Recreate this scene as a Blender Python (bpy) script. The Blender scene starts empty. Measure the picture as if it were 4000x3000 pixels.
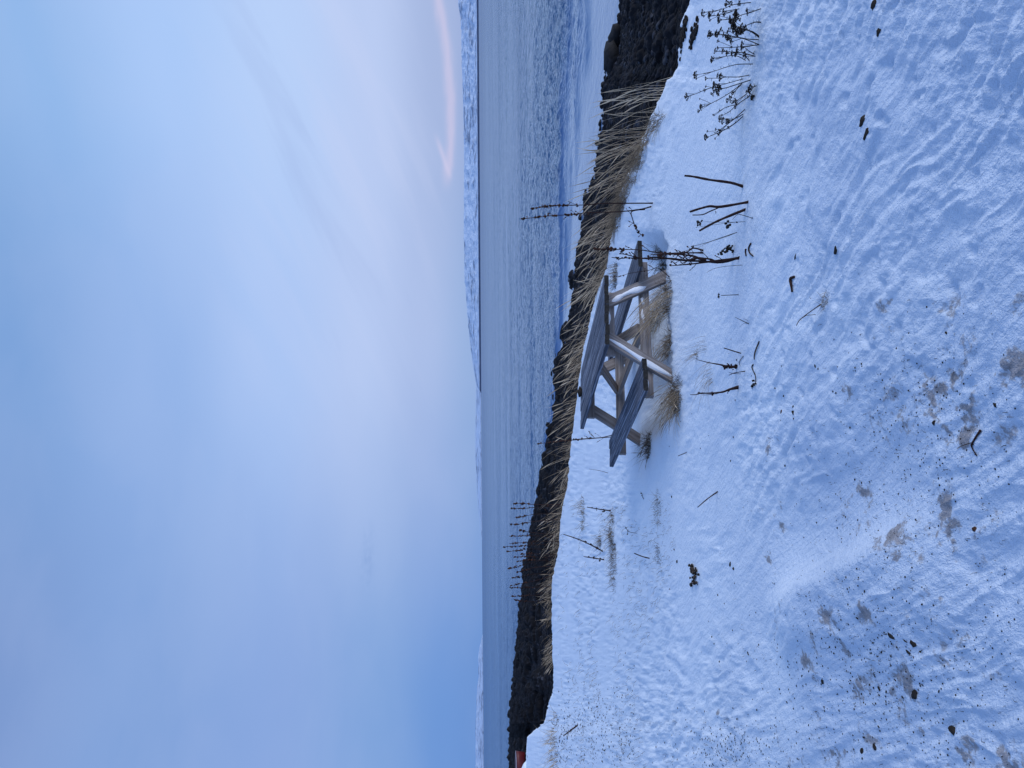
import bpy, math, random
import numpy as np
from mathutils import Vector, Matrix
R = math.radians
scene = bpy.context.scene
col = scene.collection
random.seed(7); rng = np.random.default_rng(11)

# ------------------------------------------------------------------ camera (phone held on its side: world up is picture left)
F = 2658.0; PITCH = math.atan(122/2658.0); ROLL = 0.007
cam = bpy.data.cameras.new('camera'); camo = bpy.data.objects.new('camera', cam); col.objects.link(camo)
cam.sensor_fit = 'HORIZONTAL'; cam.sensor_width = 36.0; cam.lens = 36.0*F/4000.0
cam.clip_start = 0.05; cam.clip_end = 90000
fwd = Vector((0, math.cos(PITCH), -math.sin(PITCH))); down = Vector((0, -math.sin(PITCH), -math.cos(PITCH))); right = Vector((1, 0, 0))
# picture +x = down axis rolled so that the horizon's px grows with py
ix = (down*math.cos(ROLL) - right*math.sin(ROLL)).normalized()
iy = (-fwd).cross(ix).normalized()
camo.matrix_world = Matrix(((ix.x, iy.x, -fwd.x, 0), (ix.y, iy.y, -fwd.y, 0), (ix.z, iy.z, -fwd.z, 0), (0, 0, 0, 1)))
scene.camera = camo
scene.render.resolution_x = 1024; scene.render.resolution_y = 768
scene.view_settings.view_transform = 'Standard'; scene.view_settings.look = 'None'
scene.view_settings.exposure = 0.0; scene.view_settings.gamma = 1.0

def s2l(c):
    return tuple(((v/255.0)/12.92 if v/255.0 <= 0.04045 else ((v/255.0+0.055)/1.055)**2.4) for v in c)

# ------------------------------------------------------------------ sky
SUN_EL, SUN_AZ = R(19), R(100)      # azimuth from +Y towards +X
world = bpy.data.worlds.new('World'); scene.world = world; world.use_nodes = True
wt = world.node_tree; wn = wt.nodes; wl = wt.links
for n in list(wn): wn.remove(n)
class NT:
    def __init__(s, t): s.t = t; s.n = t.nodes; s.l = t.links
    def new(s, ty, **k):
        o = s.n.new(ty)
        for a, b in k.items(): setattr(o, a, b)
        return o
    def put(s, sock, v):
        if hasattr(v, 'is_linked') or isinstance(v, bpy.types.NodeSocket): s.l.new(v, sock)
        else:
            if sock.type == 'RGBA' and len(v) == 3: v = (*v, 1)
            sock.default_value = v
    def m(s, op, a, b=None, c=None, clamp=False):
        o = s.new('ShaderNodeMath', operation=op); o.use_clamp = clamp
        s.put(o.inputs[0], a)
        if b is not None: s.put(o.inputs[1], b)
        if c is not None: s.put(o.inputs[2], c)
        return o.outputs[0]
    def vm(s, op, a, b=None, sc=None):
        o = s.new('ShaderNodeVectorMath', operation=op); s.put(o.inputs[0], a)
        if b is not None: s.put(o.inputs[1], b)
        if sc is not None: s.put(o.inputs['Scale'], sc)
        return o.outputs[0]
    def mix(s, f, a, b, bt='MIX'):
        o = s.new('ShaderNodeMix', data_type='RGBA', blend_type=bt)
        s.put(o.inputs[0], f); s.put(o.inputs[6], a); s.put(o.inputs[7], b); return o.outputs[2]
    def ramp(s, f, stops, interp='LINEAR'):
        o = s.new('ShaderNodeValToRGB'); cr = o.color_ramp; cr.interpolation = interp
        while len(cr.elements) < len(stops): cr.elements.new(0.5)
        for e, (p, c) in zip(cr.elements, stops):
            e.position = p; e.color = (*c, 1) if len(c) == 3 else c
        s.put(o.inputs[0], f); return o.outputs[0]
    def noise(s, vec, scale, detail=3, rough=.5, dist=0):
        o = s.new('ShaderNodeTexNoise'); s.put(o.inputs['Vector'], vec); o.inputs['Scale'].default_value = scale
        o.inputs['Detail'].default_value = detail; o.inputs['Roughness'].default_value = rough; o.inputs['Distortion'].default_value = dist
        return o.outputs['Fac']
    def mapr(s, v, a, b, c=0., d=1., smooth=False):
        o = s.new('ShaderNodeMapRange'); o.interpolation_type = 'SMOOTHSTEP' if smooth else 'LINEAR'
        s.put(o.inputs[0], v)
        for i, q in enumerate((a, b, c, d)): s.put(o.inputs[1+i], q)
        return o.outputs[0]
    def comb(s, x, y, z):
        o = s.new('ShaderNodeCombineXYZ'); s.put(o.inputs[0], x); s.put(o.inputs[1], y); s.put(o.inputs[2], z); return o.outputs[0]
W = NT(wt)
tc = W.new('ShaderNodeTexCoord'); sep = W.new('ShaderNodeSeparateXYZ'); wl.new(tc.outputs['Generated'], sep.inputs[0])
X_, Y_, Z_ = sep.outputs
el = W.m('MULTIPLY', W.m('ARCSINE', Z_), 57.2958)
az = W.m('MULTIPLY', W.m('ARCTAN2', X_, Y_), 57.2958)
e01 = W.m('DIVIDE', W.m('MAXIMUM', el, 0.0), 90.0)
def rp(st): return W.ramp(e01, [(e/90.0, s2l(c)) for e, c in st], 'B_SPLINE' if False else 'EASE')
rightR = rp([(0, (150,172,220)), (3, (163,182,226)), (8, (188,206,246)), (15, (186,212,254)), (22, (172,204,252)), (30, (146,186,238)), (38, (128,168,218)), (60, (112,157,232)), (90, (108,154,232))])
midR = rp([(0, (148,178,226)), (5, (172,192,236)), (10, (184,204,246)), (17, (172,200,248)), (25, (148,182,236)), (34, (122,163,220)), (60, (108,153,228)), (90, (108,154,232))])
leftR = rp([(0, (94,142,212)), (3, (98,146,216)), (8, (120,160,220)), (15, (134,166,224)), (25, (124,160,218)), (34, (122,152,208)), (60, (108,153,228)), (90, (108,154,232))])
wig = W.mapr(W.noise(W.comb(W.m('MULTIPLY', az, .05), W.m('MULTIPLY', el, .12), 0.0), 1.0, 3), 0, 1, -5, 5)
azw = W.m('ADD', az, wig)
skyc = W.mix(W.mapr(azw, -27, 5, 0, 1, True), leftR, midR)
skyc = W.mix(W.mapr(azw, 2, 26, 0, 1, True), skyc, rightR)
# high soft cirrus fanning out of the right-hand horizon
th = W.m('ADD', el, W.m('MULTIPLY', az, -0.42))
cv = W.comb(W.m('MULTIPLY', th, .26), W.m('MULTIPLY', W.m('ADD', az, W.m('MULTIPLY', el, .4)), .035), 3.1)
cn = W.noise(cv, 1.0, 4, .5, .4)
cmask = W.m('MULTIPLY', W.mapr(az, -12, 18, 0, 1, True), W.m('MULTIPLY', W.mapr(el, 1.5, 5, 0, 1, True), W.mapr(el, 12, 24, 1, 0, True)))
skyc = W.mix(W.m('MULTIPLY', W.mapr(cn, .5, .70, 0, .26, True), cmask), skyc, s2l((206,216,250)))
skyc = W.mix(W.m('MULTIPLY', W.mapr(cn, .48, .32, 0, .28, True), cmask), skyc, s2l((150,172,222)))
# pink streak low over the hills
pk = W.m('ADD', 2.15, W.m('MULTIPLY', W.m('POWER', W.m('ABSOLUTE', W.m('MULTIPLY', W.m('SUBTRACT', az, 22.0), .133)), 2.0), .85))
pn = W.mapr(W.noise(W.comb(W.m('MULTIPLY', az, .25), el, 1.0), 1.0, 3), 0, 1, -.35, .35)
pd = W.m('DIVIDE', W.m('SUBTRACT', W.m('ADD', el, pn), pk), .34)
pg = W.m('EXPONENT', W.m('MULTIPLY', W.m('MULTIPLY', pd, pd), -1.0))
pm = W.m('MULTIPLY', pg, W.m('MULTIPLY', W.mapr(az, 15.5, 18, 0, 1, True), W.mapr(az, 33, 46, 1, 0, True)))
skyc = W.mix(W.m('MULTIPLY', pm, .7), skyc, s2l((208,202,234)))
# second short hook
pd2 = W.m('DIVIDE', W.m('SUBTRACT', el, W.m('ADD', 3.1, W.m('MULTIPLY', W.m('SUBTRACT', az, 19.2), .33))), .2)
pg2 = W.m('MULTIPLY', W.m('EXPONENT', W.m('MULTIPLY', W.m('MULTIPLY', pd2, pd2), -1.0)), W.m('MULTIPLY', W.mapr(az, 16.5, 17.6, 0, 1, True), W.mapr(az, 18.8, 20.5, 1, 0, True)))
skyc = W.mix(W.m('MULTIPLY', pg2, .6), skyc, s2l((210,206,238)))
# small grey-blue cloud scrap, left middle
gx = W.m('DIVIDE', W.m('ADD', az, 14.2), 2.2); gy = W.m('DIVIDE', W.m('SUBTRACT', el, 9.2), .5)
gn = W.m('EXPONENT', W.m('MULTIPLY', W.m('ADD', W.m('MULTIPLY', gx, gx), W.m('MULTIPLY', gy, gy)), -1.0))
gnn = W.m('MULTIPLY', gn, W.mapr(W.noise(W.comb(az, W.m('MULTIPLY', el, 2.), 0.), 1.1, 3), .35, .65, 0, 1))
skyc = W.mix(W.m('MULTIPLY', gnn, .35), skyc, s2l((104,142,204)))
# broad soft mottling
mo = W.noise(W.comb(W.m('MULTIPLY', az, .07), W.m('MULTIPLY', el, .16), 5.0), 1.0, 4, .5, .3)
skyc = W.mix(W.mapr(mo, .35, .65, 0, .08, True), skyc, s2l((196,210,246)))
nish = W.new('ShaderNodeTexSky'); nish.sky_type = 'NISHITA'; nish.sun_disc = False
nish.sun_elevation = SUN_EL; nish.sun_rotation = SUN_AZ; nish.air_density = 1.4; nish.ozone_density = 3.0
skyc = W.mix(0.07, skyc, s2l((176,194,230)))
final = W.mix(0.04, W.vm('SCALE', skyc, None, 10.0), nish.outputs[0])
bg = W.new('ShaderNodeBackground'); W.put(bg.inputs[0], final); bg.inputs[1].default_value = 0.1
wo = W.new('ShaderNodeOutputWorld'); wl.new(bg.outputs[0], wo.inputs[0])

# ------------------------------------------------------------------ sun: the pale glow behind cloud, low on the right
sun = bpy.data.lights.new('sun', 'SUN'); suno = bpy.data.objects.new('sun', sun); col.objects.link(suno)
sun.energy = 1.5; sun.angle = R(28); sun.color = (.95, .95, 1.0)
sd = Vector((math.sin(SUN_AZ)*math.cos(SUN_EL), math.cos(SUN_AZ)*math.cos(SUN_EL), math.sin(SUN_EL)))
suno.rotation_euler = sd.to_track_quat('Z', 'Y').to_euler()

# ------------------------------------------------------------------ helpers
def tag(o, label=None, cat=None, group=None, kind=None):
    if label: o['label'] = label
    if cat: o['category'] = cat
    if group: o['group'] = group
    if kind: o['kind'] = kind
    return o
def empty(name, loc):
    o = bpy.data.objects.new(name, None); col.objects.link(o); o.location = loc; o.empty_display_size = .1
    return o
def fastmesh(name, V, Fq, mat, smooth=True, attrs=None, parent=None, loc=None):
    me = bpy.data.meshes.new(name)
    V = np.asarray(V, dtype=np.float32); Fq = np.asarray(Fq, dtype=np.int32)
    k = Fq.shape[1]
    me.vertices.add(len(V)); me.vertices.foreach_set('co', V.ravel())
    me.loops.add(Fq.size); me.loops.foreach_set('vertex_index', Fq.ravel())
    me.polygons.add(len(Fq)); me.polygons.foreach_set('loop_start', np.arange(0, Fq.size, k, dtype=np.int32))
    me.polygons.foreach_set('use_smooth', np.full(len(Fq), smooth))
    for an, av in (attrs or {}).items():
        a = me.attributes.new(an, 'FLOAT', 'POINT'); a.data.foreach_set('value', np.asarray(av, dtype=np.float32))
    me.update(calc_edges=True); me.validate()
    me.materials.append(mat)
    o = bpy.data.objects.new(name, me); col.objects.link(o)
    if parent: o.parent = parent
    if loc is not None: o.location = loc
    return o
class MB:
    """collects tubes and blobs as quads/tris"""
    def __init__(s): s.v = []; s.f = []; s.a = []
    def tube(s, pts, rad, n=5, tone=.5):
        pts = [Vector(p) for p in pts]; base = len(s.v); N = len(pts)
        if not hasattr(rad, '__len__'): rad = [rad]*N
        ref = Vector((.3, .9, .1))
        for i, p in enumerate(pts):
            d = (pts[min(i+1, N-1)]-pts[max(i-1, 0)])
            d = d.normalized() if d.length > 1e-9 else Vector((0, 0, 1))
            a = d.cross(ref); a = a.normalized() if a.length > 1e-4 else Vector((1, 0, 0)); b = d.cross(a)
            for k in range(n):
                t = 2*math.pi*k/n
                s.v.append(tuple(p + (a*math.cos(t)+b*math.sin(t))*rad[i])); s.a.append(tone)
        for i in range(N-1):
            for k in range(n):
                q = base+i*n; s.f.append((q+k, q+(k+1) % n, q+n+(k+1) % n, q+n+k))
        if n >= 4:
            s.f.append(tuple(base+k for k in range(n))[::-1]); s.f.append(tuple(base+(N-1)*n+k for k in range(n)))
    def blob(s, c, r, seed=0, sq=(1, 1, 1), tone=.5):
        """small irregular seed or bud: a jittered octahedron-like ball"""
        rr = random.Random(seed); base = len(s.v); c = Vector(c)
        rings = [(-1, 0), (-.5, .85), (.5, .85), (1, 0)]
        for (z, w) in rings:
            m = 1 if w == 0 else 5
            for k in range(m):
                t = 2*math.pi*k/5 + (0.6 if z > 0 else 0); j = rr.uniform(.7, 1.25)
                s.v.append((c.x+math.cos(t)*w*r*j*sq[0], c.y+math.sin(t)*w*r*j*sq[1], c.z+z*r*sq[2])); s.a.append(tone)
        for k in range(5):
            s.f.append((base, base+1+(k+1) % 5, base+1+k))
            s.f.append((base+1+k, base+1+(k+1) % 5, base+6+(k+1) % 5, base+6+k))
            s.f.append((base+6+k, base+6+(k+1) % 5, base+11))
    def build(s, name, mat, parent=None, smooth=True, origin=None):
        me = bpy.data.meshes.new(name)
        og = Vector(origin) if origin is not None else (Vector(parent.location) if parent is not None else Vector((0, 0, 0)))
        me.from_pydata([tuple(Vector(v)-og) for v in s.v], [], s.f)
        a = me.attributes.new('tone', 'FLOAT', 'POINT'); a.data.foreach_set('value', np.array(s.a, dtype=np.float32))
        me.polygons.foreach_set('use_smooth', [smooth]*len(me.polygons)); me.materials.append(mat)
        o = bpy.data.objects.new(name, me); col.objects.link(o)
        if parent is not None: o.parent = parent
        elif origin is not None: o.location = og
        return o
def grid(nr, nc):
    i = np.arange(nr-1)[:, None]*nc + np.arange(nc-1)[None, :]
    i = i.ravel(); return np.stack([i, i+1, i+nc+1, i+nc], 1)

# numpy gradient noise
def perlin(x, y, seed=0):
    xi = np.floor(x).astype(np.int64); yi = np.floor(y).astype(np.int64); xf = x-xi; yf = y-yi
    def g(ix, iy, dx, dy):
        h = (ix*374761393 + iy*668265263 + seed*974634777) & 0x7fffffff
        h = ((h ^ (h >> 13))*1274126177) & 0x7fffffff; h = h ^ (h >> 16)
        a = (h % 3600)/3600.0*2*np.pi
        return np.cos(a)*dx + np.sin(a)*dy
    u = xf*xf*xf*(xf*(xf*6-15)+10); v = yf*yf*yf*(yf*(yf*6-15)+10)
    a = g(xi, yi, xf, yf); b = g(xi+1, yi, xf-1, yf); c = g(xi, yi+1, xf, yf-1); d = g(xi+1, yi+1, xf-1, yf-1)
    return (a*(1-u)+b*u)*(1-v)+(c*(1-u)+d*u)*v
def fbm(x, y, o=4, seed=0, g=.5):
    s = 0; a = 1
    for k in range(o): s = s + a*perlin(x*2**k, y*2**k, seed+k); a *= g
    return s
def ss(x): x = np.clip(x, 0, 1); return x*x*(3-2*x)
def voro(x, y, seed=0):
    """distance to the nearest jittered cell point, the second nearest, and a random value for the cell"""
    xi = np.floor(x).astype(np.int64); yi = np.floor(y).astype(np.int64)
    f1 = np.full(x.shape, 9.); f2 = np.full(x.shape, 9.); idr = np.zeros(x.shape)
    for dx in (-1, 0, 1):
        for dy in (-1, 0, 1):
            cx = xi+dx; cy = yi+dy
            h = (cx*73856093 ^ cy*19349663 ^ (seed*83492791)) & 0x7fffffff
            h = ((h ^ (h >> 11))*1103515245+12345) & 0x7fffffff
            jx = (h % 1009)/1009.; jy = ((h >> 9) % 997)/997.; rr = ((h >> 5) % 1013)/1013.
            d = np.hypot(cx+.15+.7*jx-x, cy+.15+.7*jy-y)
            m = d < f1
            f2 = np.where(m, f1, np.minimum(f2, d)); idr = np.where(m, rr, idr); f1 = np.where(m, d, f1)
    return f1, f2, idr

# pixel of the photograph -> direction
def ray(px, py):
    a = 1500-py; b = px-2000; c, s = math.cos(ROLL), math.sin(ROLL)
    a2 = a*c-b*s; b2 = b*c+a*s
    return np.array([a2, F*math.cos(PITCH)-b2*math.sin(PITCH), -F*math.sin(PITCH)-b2*math.cos(PITCH)])

# ------------------------------------------------------------------ terrain shape (u = x / y)
hor = lambda py: 1878+.007*(py-1500)
def table(l): 
    l = sorted([((1500-py)/F, (px-hor(py))/F) for px, py in l]); return np.array(l)
CR = table([(2690,0),(2668,45),(2650,100),(2643,250),(2624,288),(2598,311),(2518,495),(2481,583),(2390,818),(2362,1017),(2302,1222),(2260,1450),(2235,1650),(2212,1890),(2185,2008),(2171,2171),(2150,2280),(2150,2436),(2160,2690),(2117,2830),(2056,2882),(2050,3000)])
SH = table([(2424,0),(2415,200),(2363,325),(2359,398),(2345,500),(2333,565),(2327,645),(2311,700),(2289,790),(2275,898),(2268,952),(2253,1080),(2234,1211),(2212,1320),(2192,1403),(2180,1480),(2178,1620),(2150,1694),(2131,1802),(2104,1910),(2098,1981),(2078,2076),(2055,2206),(2041,2307),(2028,2414),(2019,2490),(2012,2580),(2005,2653),(1996,2725),(1989,2816),(1988,3000)])
WZ = -3.4
YcF = lambda u: 1.95/np.interp(u, CR[:, 0], CR[:, 1])
YsF = lambda u: 3.4/(np.interp(u, SH[:, 0], SH[:, 1])+.003)
LIP = np.array(sorted([(.215, 6.5), (.204, 6.33), (.122, 6.27), (.068, 6.04), (.019, 5.93), (-.017, 5.92), (-.041, 6.05), (-.063, 6.3)]))
def snow_base(x, y):
    y = np.maximum(y, .3); u = x/y; yc = YcF(np.clip(u, -.7, .7))
    t = (y-1.9)/np.maximum(yc-1.9, .5)
    z = -1.6-.35*t
    z = np.where(y > yc, -1.95-1.1*(y-yc), z)
    z = z - .05*np.exp(-((y-yc)/.25)**2)
    # wind-scoured hollow round the near feet of the table
    yl = np.interp(u, LIP[:, 0], LIP[:, 1]); win = ss((u+.09)/.09)*ss((.232-u)/.06)
    d = .27*ss((y-yl)/.10)*(1-ss((y-yl-.75)/1.5))*win
    z = z + .035*np.exp(-((y-yl+.05)/.25)**2)*win - d
    return z
P0 = np.array([.0, .0])
def hitbase(px, py, zf=snow_base, y0=1.2, y1=60):
    d = ray(px, py); d = d/d[1]
    ys = 1.0/np.linspace(1/y0, 1/y1, 4000)
    g = zf(d[0]*ys, ys)-d[2]*ys
    k = np.argmax(g > 0); 
    return np.array([d[0]*ys[k], ys[k], float(zf(d[0]*ys[k:k+1], ys[k:k+1])[0])])
# smooth ridge with a trough on its left, lower left foreground
RA = hitbase(3560, 2150)[:2]; RB = hitbase(3100, 2360)[:2]
TABLE_C = np.array([.4, 7.0])
def relief(x, y, fine=True):
    z = .035*fbm(x*.35+3, y*.35, 3, 5)*ss((y-1)/2)
    # direction of the wind ripples: far-left to near-right
    a = x*.6-y*.8; c = x*.8+y*.6
    rough = ss(.5+1.6*fbm(x*.45+9, y*.45, 3, 40)+ .35)
    u = x/np.maximum(y, .3)
    smoothzone = np.exp(-(((u-.20)/.28)**2+((1.65/np.maximum(y, .5)-.33)/.11)**2))
    rough = rough*(1-.9*smoothzone)
    ab_ = RB-RA; L_ = np.hypot(*ab_); n_ = (-(x-RA[0])*ab_[1]+(y-RA[1])*ab_[0])/L_; s_ = ((x-RA[0])*ab_[0]+(y-RA[1])*ab_[1])/L_
    rough = rough*(1-.85*np.exp(-((n_+.22)/.30)**2)*ss((s_+.6)/.6)*ss((L_+2.5-s_)/1.5))
    near = 1
    w = fbm(x*.8, y*.8, 2, 77)*.5
    w = w+.12*fbm(x*3.1, y*3.1, 2, 79)
    r1 = 1-np.abs(fbm(a*1.5+w, c*6.5+w*3, 3, 13))*2.6
    r2 = fbm(a*3.2+w, c*15+w*4, 3, 23)
    r3 = fbm(x*16, y*16, 4, 33, .6)
    r4 = fbm(x*3.6, y*4.2, 3, 63)
    pits = np.minimum(fbm(x*9+31, y*9, 2, 47)+.30, 0)
    patch = ss(.5+1.8*fbm(x*.7+4, y*.7, 2, 91))
    z = z + (.013*r1 + .011*r2*(.4+patch) + .022*r4)*rough + .0085*r3*rough*(.35+.9*patch) + .05*pits*rough
    z = z + .005*r1*(1-rough)
    # ridge
    ab = RB-RA; L = np.hypot(*ab); tx, ty = ab/L; s = (x-RA[0])*tx+(y-RA[1])*ty; n = -(x-RA[0])*ty+(y-RA[1])*tx
    wv = ss((s+.35)/.5)*ss((L+.5-s)/.8)
    z = z + wv*np.where(n > 0, .10*np.exp(-(n/.35)**2), .10*np.exp(-(n/.11)**2)) - wv*.06*np.exp(-((n+.33)/.22)**2)
    return z
def snow_z(x, y):
    x = np.asarray(x, float); y = np.asarray(y, float)
    y_ = np.maximum(y, .3); yc = YcF(np.clip(x/y_, -.7, .7))
    edge = np.clip(1-(y-yc)/.3, .15, 1)
    xe = x; shift = .18*fbm(x*1.6, y*1.6, 3, 55)
    return snow_base(xe, y+shift*np.exp(-((y-yc)/.8)**2)) + relief(x, y)*edge
def beach_z(x, y, stones=True):
    u = x/np.maximum(y, .3); yc = YcF(np.clip(u, -.7, .7)); ys = YsF(np.clip(u, -.7, .7))
    t = (y-yc)/(ys-yc)
    z = np.where(t < 1, -2.12+(-3.4+2.12)*(.75*t+.25*t*t), -3.4-.09*(y-ys))
    z = z + .10*fbm(x*.4, y*.4, 3, 8)*ss(t*4)
    return z
def hit(px, py):
    d = ray(px, py); d = d/d[1]; ys = 1.0/np.linspace(1/1.2, 1/60, 500)
    k = int(np.argmax(snow_base(d[0]*ys, ys)-d[2]*ys > 0)); yy = ys[max(k-12, 0):k+14]
    yf = np.interp(np.linspace(0, len(yy)-1, 130), np.arange(len(yy)), yy); zz = snow_z(d[0]*yf, yf); j = int(np.argmax(zz-d[2]*yf > 0))
    return np.array([d[0]*yf[j], yf[j], zz[j]])

# ------------------------------------------------------------------ materials
def mat(name):
    m = bpy.data.materials.new(name); m.use_nodes = True; t = NT(m.node_tree)
    return m, t, m.node_tree.nodes['Principled BSDF']
def bumpto(t, bs, h, strength, dist):
    b = t.new('ShaderNodeBump'); b.inputs['Strength'].default_value = strength; b.inputs['Distance'].default_value = dist
    t.put(b.inputs['Height'], h); t.l.new(b.outputs[0], bs.inputs['Normal']); return b
# snow
M_snow, t, b = mat('snow')
g = t.new('ShaderNodeNewGeometry'); pos = g.outputs['Position']
at = t.new('ShaderNodeAttribute'); at.attribute_name = 'dirt'; dirt = at.outputs['Fac']
n1 = t.noise(pos, 1.6, 5, .6); n2 = t.noise(pos, 34, 3, .6)
cc = t.mix(t.mapr(n1, .35, .7), (.86, .92, .98), (.80, .87, .95))
dn = t.noise(pos, 42, 5, .7)
dm = t.m('MULTIPLY', t.mapr(t.m('ADD', dirt, t.m('MULTIPLY', t.m('SUBTRACT', dn, .5), 2.2)), .45, 1.0, 0, .9, True), t.mapr(dirt, 0, .15))
crust_shade = t.new('ShaderNodeAttribute'); crust_shade.attribute_name = 'crust_or_shade'  # darkens near snow: shadow of its rough surface painted in, with icy crust
cc = t.mix(crust_shade.outputs['Fac'], cc, t.mix(t.mapr(n1, .3, .7), (.60, .69, .81), (.69, .77, .88)))
cc = t.mix(dm, cc, t.ramp(dn, [(.3, (.10, .085, .075)), (.6, (.36, .33, .33))]))
t.put(b.inputs['Base Color'], cc); b.inputs['Roughness'].default_value = .75; b.inputs['Specular IOR Level'].default_value = .25
sx = t.new('ShaderNodeVectorMath', operation='DOT_PRODUCT'); t.put(sx.inputs[0], pos); sx.inputs[1].default_value = (.6, -.8, 0)
sy = t.new('ShaderNodeVectorMath', operation='DOT_PRODUCT'); t.put(sy.inputs[0], pos); sy.inputs[1].default_value = (.8, .6, 0)
st_ = t.noise(t.comb(t.m('MULTIPLY', sx.outputs['Value'], 9.), t.m('MULTIPLY', sy.outputs['Value'], 48.), 0.), 1., 4, .6, .4)
hh = t.m('ADD', t.m('MULTIPLY', t.noise(pos, 38, 4, .65), .8), t.m('ADD', t.m('MULTIPLY', st_, .6), t.m('MULTIPLY', t.noise(pos, 170, 2, .6), .3)))
bumpto(t, b, hh, .8, .022)
# beach pebbles
M_beach, t, b = mat('beach_pebbles')
at = t.new('ShaderNodeAttribute'); at.attribute_name = 'stone'; g = t.new('ShaderNodeNewGeometry')
at2 = t.new('ShaderNodeAttribute'); at2.attribute_name = 'snowy'
n = t.noise(g.outputs['Position'], 30, 4, .6)
c1 = t.ramp(at.outputs['Fac'], [(0, (.004, .004, .005)), (.6, (.010, .010, .012)), (.88, (.024, .024, .029)), (1, (.075, .078, .092))])
c1 = t.mix(t.mapr(n, .35, .75, 0, .5), c1, (.012, .010, .010))
c1 = t.mix(at2.outputs['Fac'], c1, (.82, .85, .9))
t.put(b.inputs['Base Color'], c1); b.inputs['Roughness'].default_value = .8; b.inputs['Specular IOR Level'].default_value = .08
bumpto(t, b, n, .5, .02)
# rock for boulders and stones
def rockmat(name, c0, c1_, rough=.7):
    m, t, b = mat(name); tcn = t.new('ShaderNodeTexCoord')
    n = t.noise(tcn.outputs['Object'], 9, 5, .65)
    t.put(b.inputs['Base Color'], t.ramp(n, [(.3, c0), (.7, c1_)])); b.inputs['Roughness'].default_value = rough
    b.inputs['Specular IOR Level'].default_value = .15
    bumpto(t, b, n, .6, .03); return m
M_rock = rockmat('wet_dark_rock', (.004, .004, .005), (.022, .022, .026))
M_clod = rockmat('dark_clod', (.012, .009, .007), (.05, .04, .032), .85)
M_rust = rockmat('rusty_clod', (.035, .014, .008), (.11, .05, .03), .85)
# wood
def woodmat(name, dark, mid, light, sc=1.0):
    m, t, b = mat(name); tcn = t.new('ShaderNodeTexCoord')
    v = t.vm('MULTIPLY', tcn.outputs['Object'], (1.3, 42., 42.))
    g1 = t.noise(v, 1.0*sc, 5, .65, .3); g2 = t.noise(t.vm('MULTIPLY', tcn.outputs['Object'], (5, 160, 160)), 1.0, 3, .6)
    big = t.noise(tcn.outputs['Object'], 3.5, 4, .6)
    c = t.ramp(t.m('ADD', t.m('MULTIPLY', g1, .7), t.m('MULTIPLY', g2, .3)), [(.30, dark), (.5, mid), (.68, light)])
    c = t.mix(t.mapr(big, .4, .7, 0, .5), c, t.mix(.5, c, dark))
    t.put(b.inputs['Base Color'], c); b.inputs['Roughness'].default_value = .8; b.inputs['Specular IOR Level'].default_value = .25
    bumpto(t, b, t.m('ADD', g1, t.m('MULTIPLY', g2, .4)), .8, .006); return m
M_top = woodmat('weathered_grey_boards', (.010, .012, .016), (.085, .095, .125), (.46, .49, .57))
M_leg = woodmat('weathered_leg_boards', (.12, .10, .095), (.30, .265, .25), (.44, .40, .38))
M_end = woodmat('dark_end_grain', (.008, .008, .008), (.02, .019, .018), (.05, .045, .04))
# plants
def plantmat(name, stops, rough=.8):
    m, t, b = mat(name); at = t.new('ShaderNodeAttribute'); at.attribute_name = 'tone'
    g = t.new('ShaderNodeNewGeometry'); n = t.noise(g.outputs['Position'], 40, 2)
    t.put(b.inputs['Base Color'], t.ramp(t.m('ADD', at.outputs['Fac'], t.m('MULTIPLY', t.m('SUBTRACT', n, .5), .3)), stops))
    b.inputs['Roughness'].default_value = rough; b.inputs['Specular IOR Level'].default_value = .2; return m
M_grass = plantmat('dry_grass', [(0, (.022, .016, .011)), (.35, (.13, .10, .07)), (.7, (.40, .30, .195)), (1, (.82, .65, .45))])
M_dock = plantmat('dock_stem', [(0, (.016, .008, .007)), (.5, (.05, .022, .017)), (1, (.12, .06, .045))])
M_seed = plantmat('dock_seed', [(0, (.020, .009, .007)), (.5, (.055, .022, .014)), (1, (.11, .045, .025))])
M_yar = plantmat('yarrow_dry', [(0, (.012, .010, .009)), (.5, (.035, .026, .02)), (1, (.09, .065, .05))])

# ------------------------------------------------------------------ snow field
def sheet_axes(nin, nout, umax=1.5):
    a = np.linspace(-.60, .60, nin); o = .60+(umax-.60)*(np.linspace(0, 1, nout+1)[1:])**1.3
    return np.concatenate([-o[::-1], a, o])
us = sheet_axes(860, 30); nr = 760
yend = YcF(np.clip(us, -.7, .7))+.9
r = np.linspace(0, 1, nr)[:, None]
y = 1.0/((1-r)/.75 + r/yend[None, :]); x = us[None, :]*y
z = snow_z(x, y)
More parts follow.
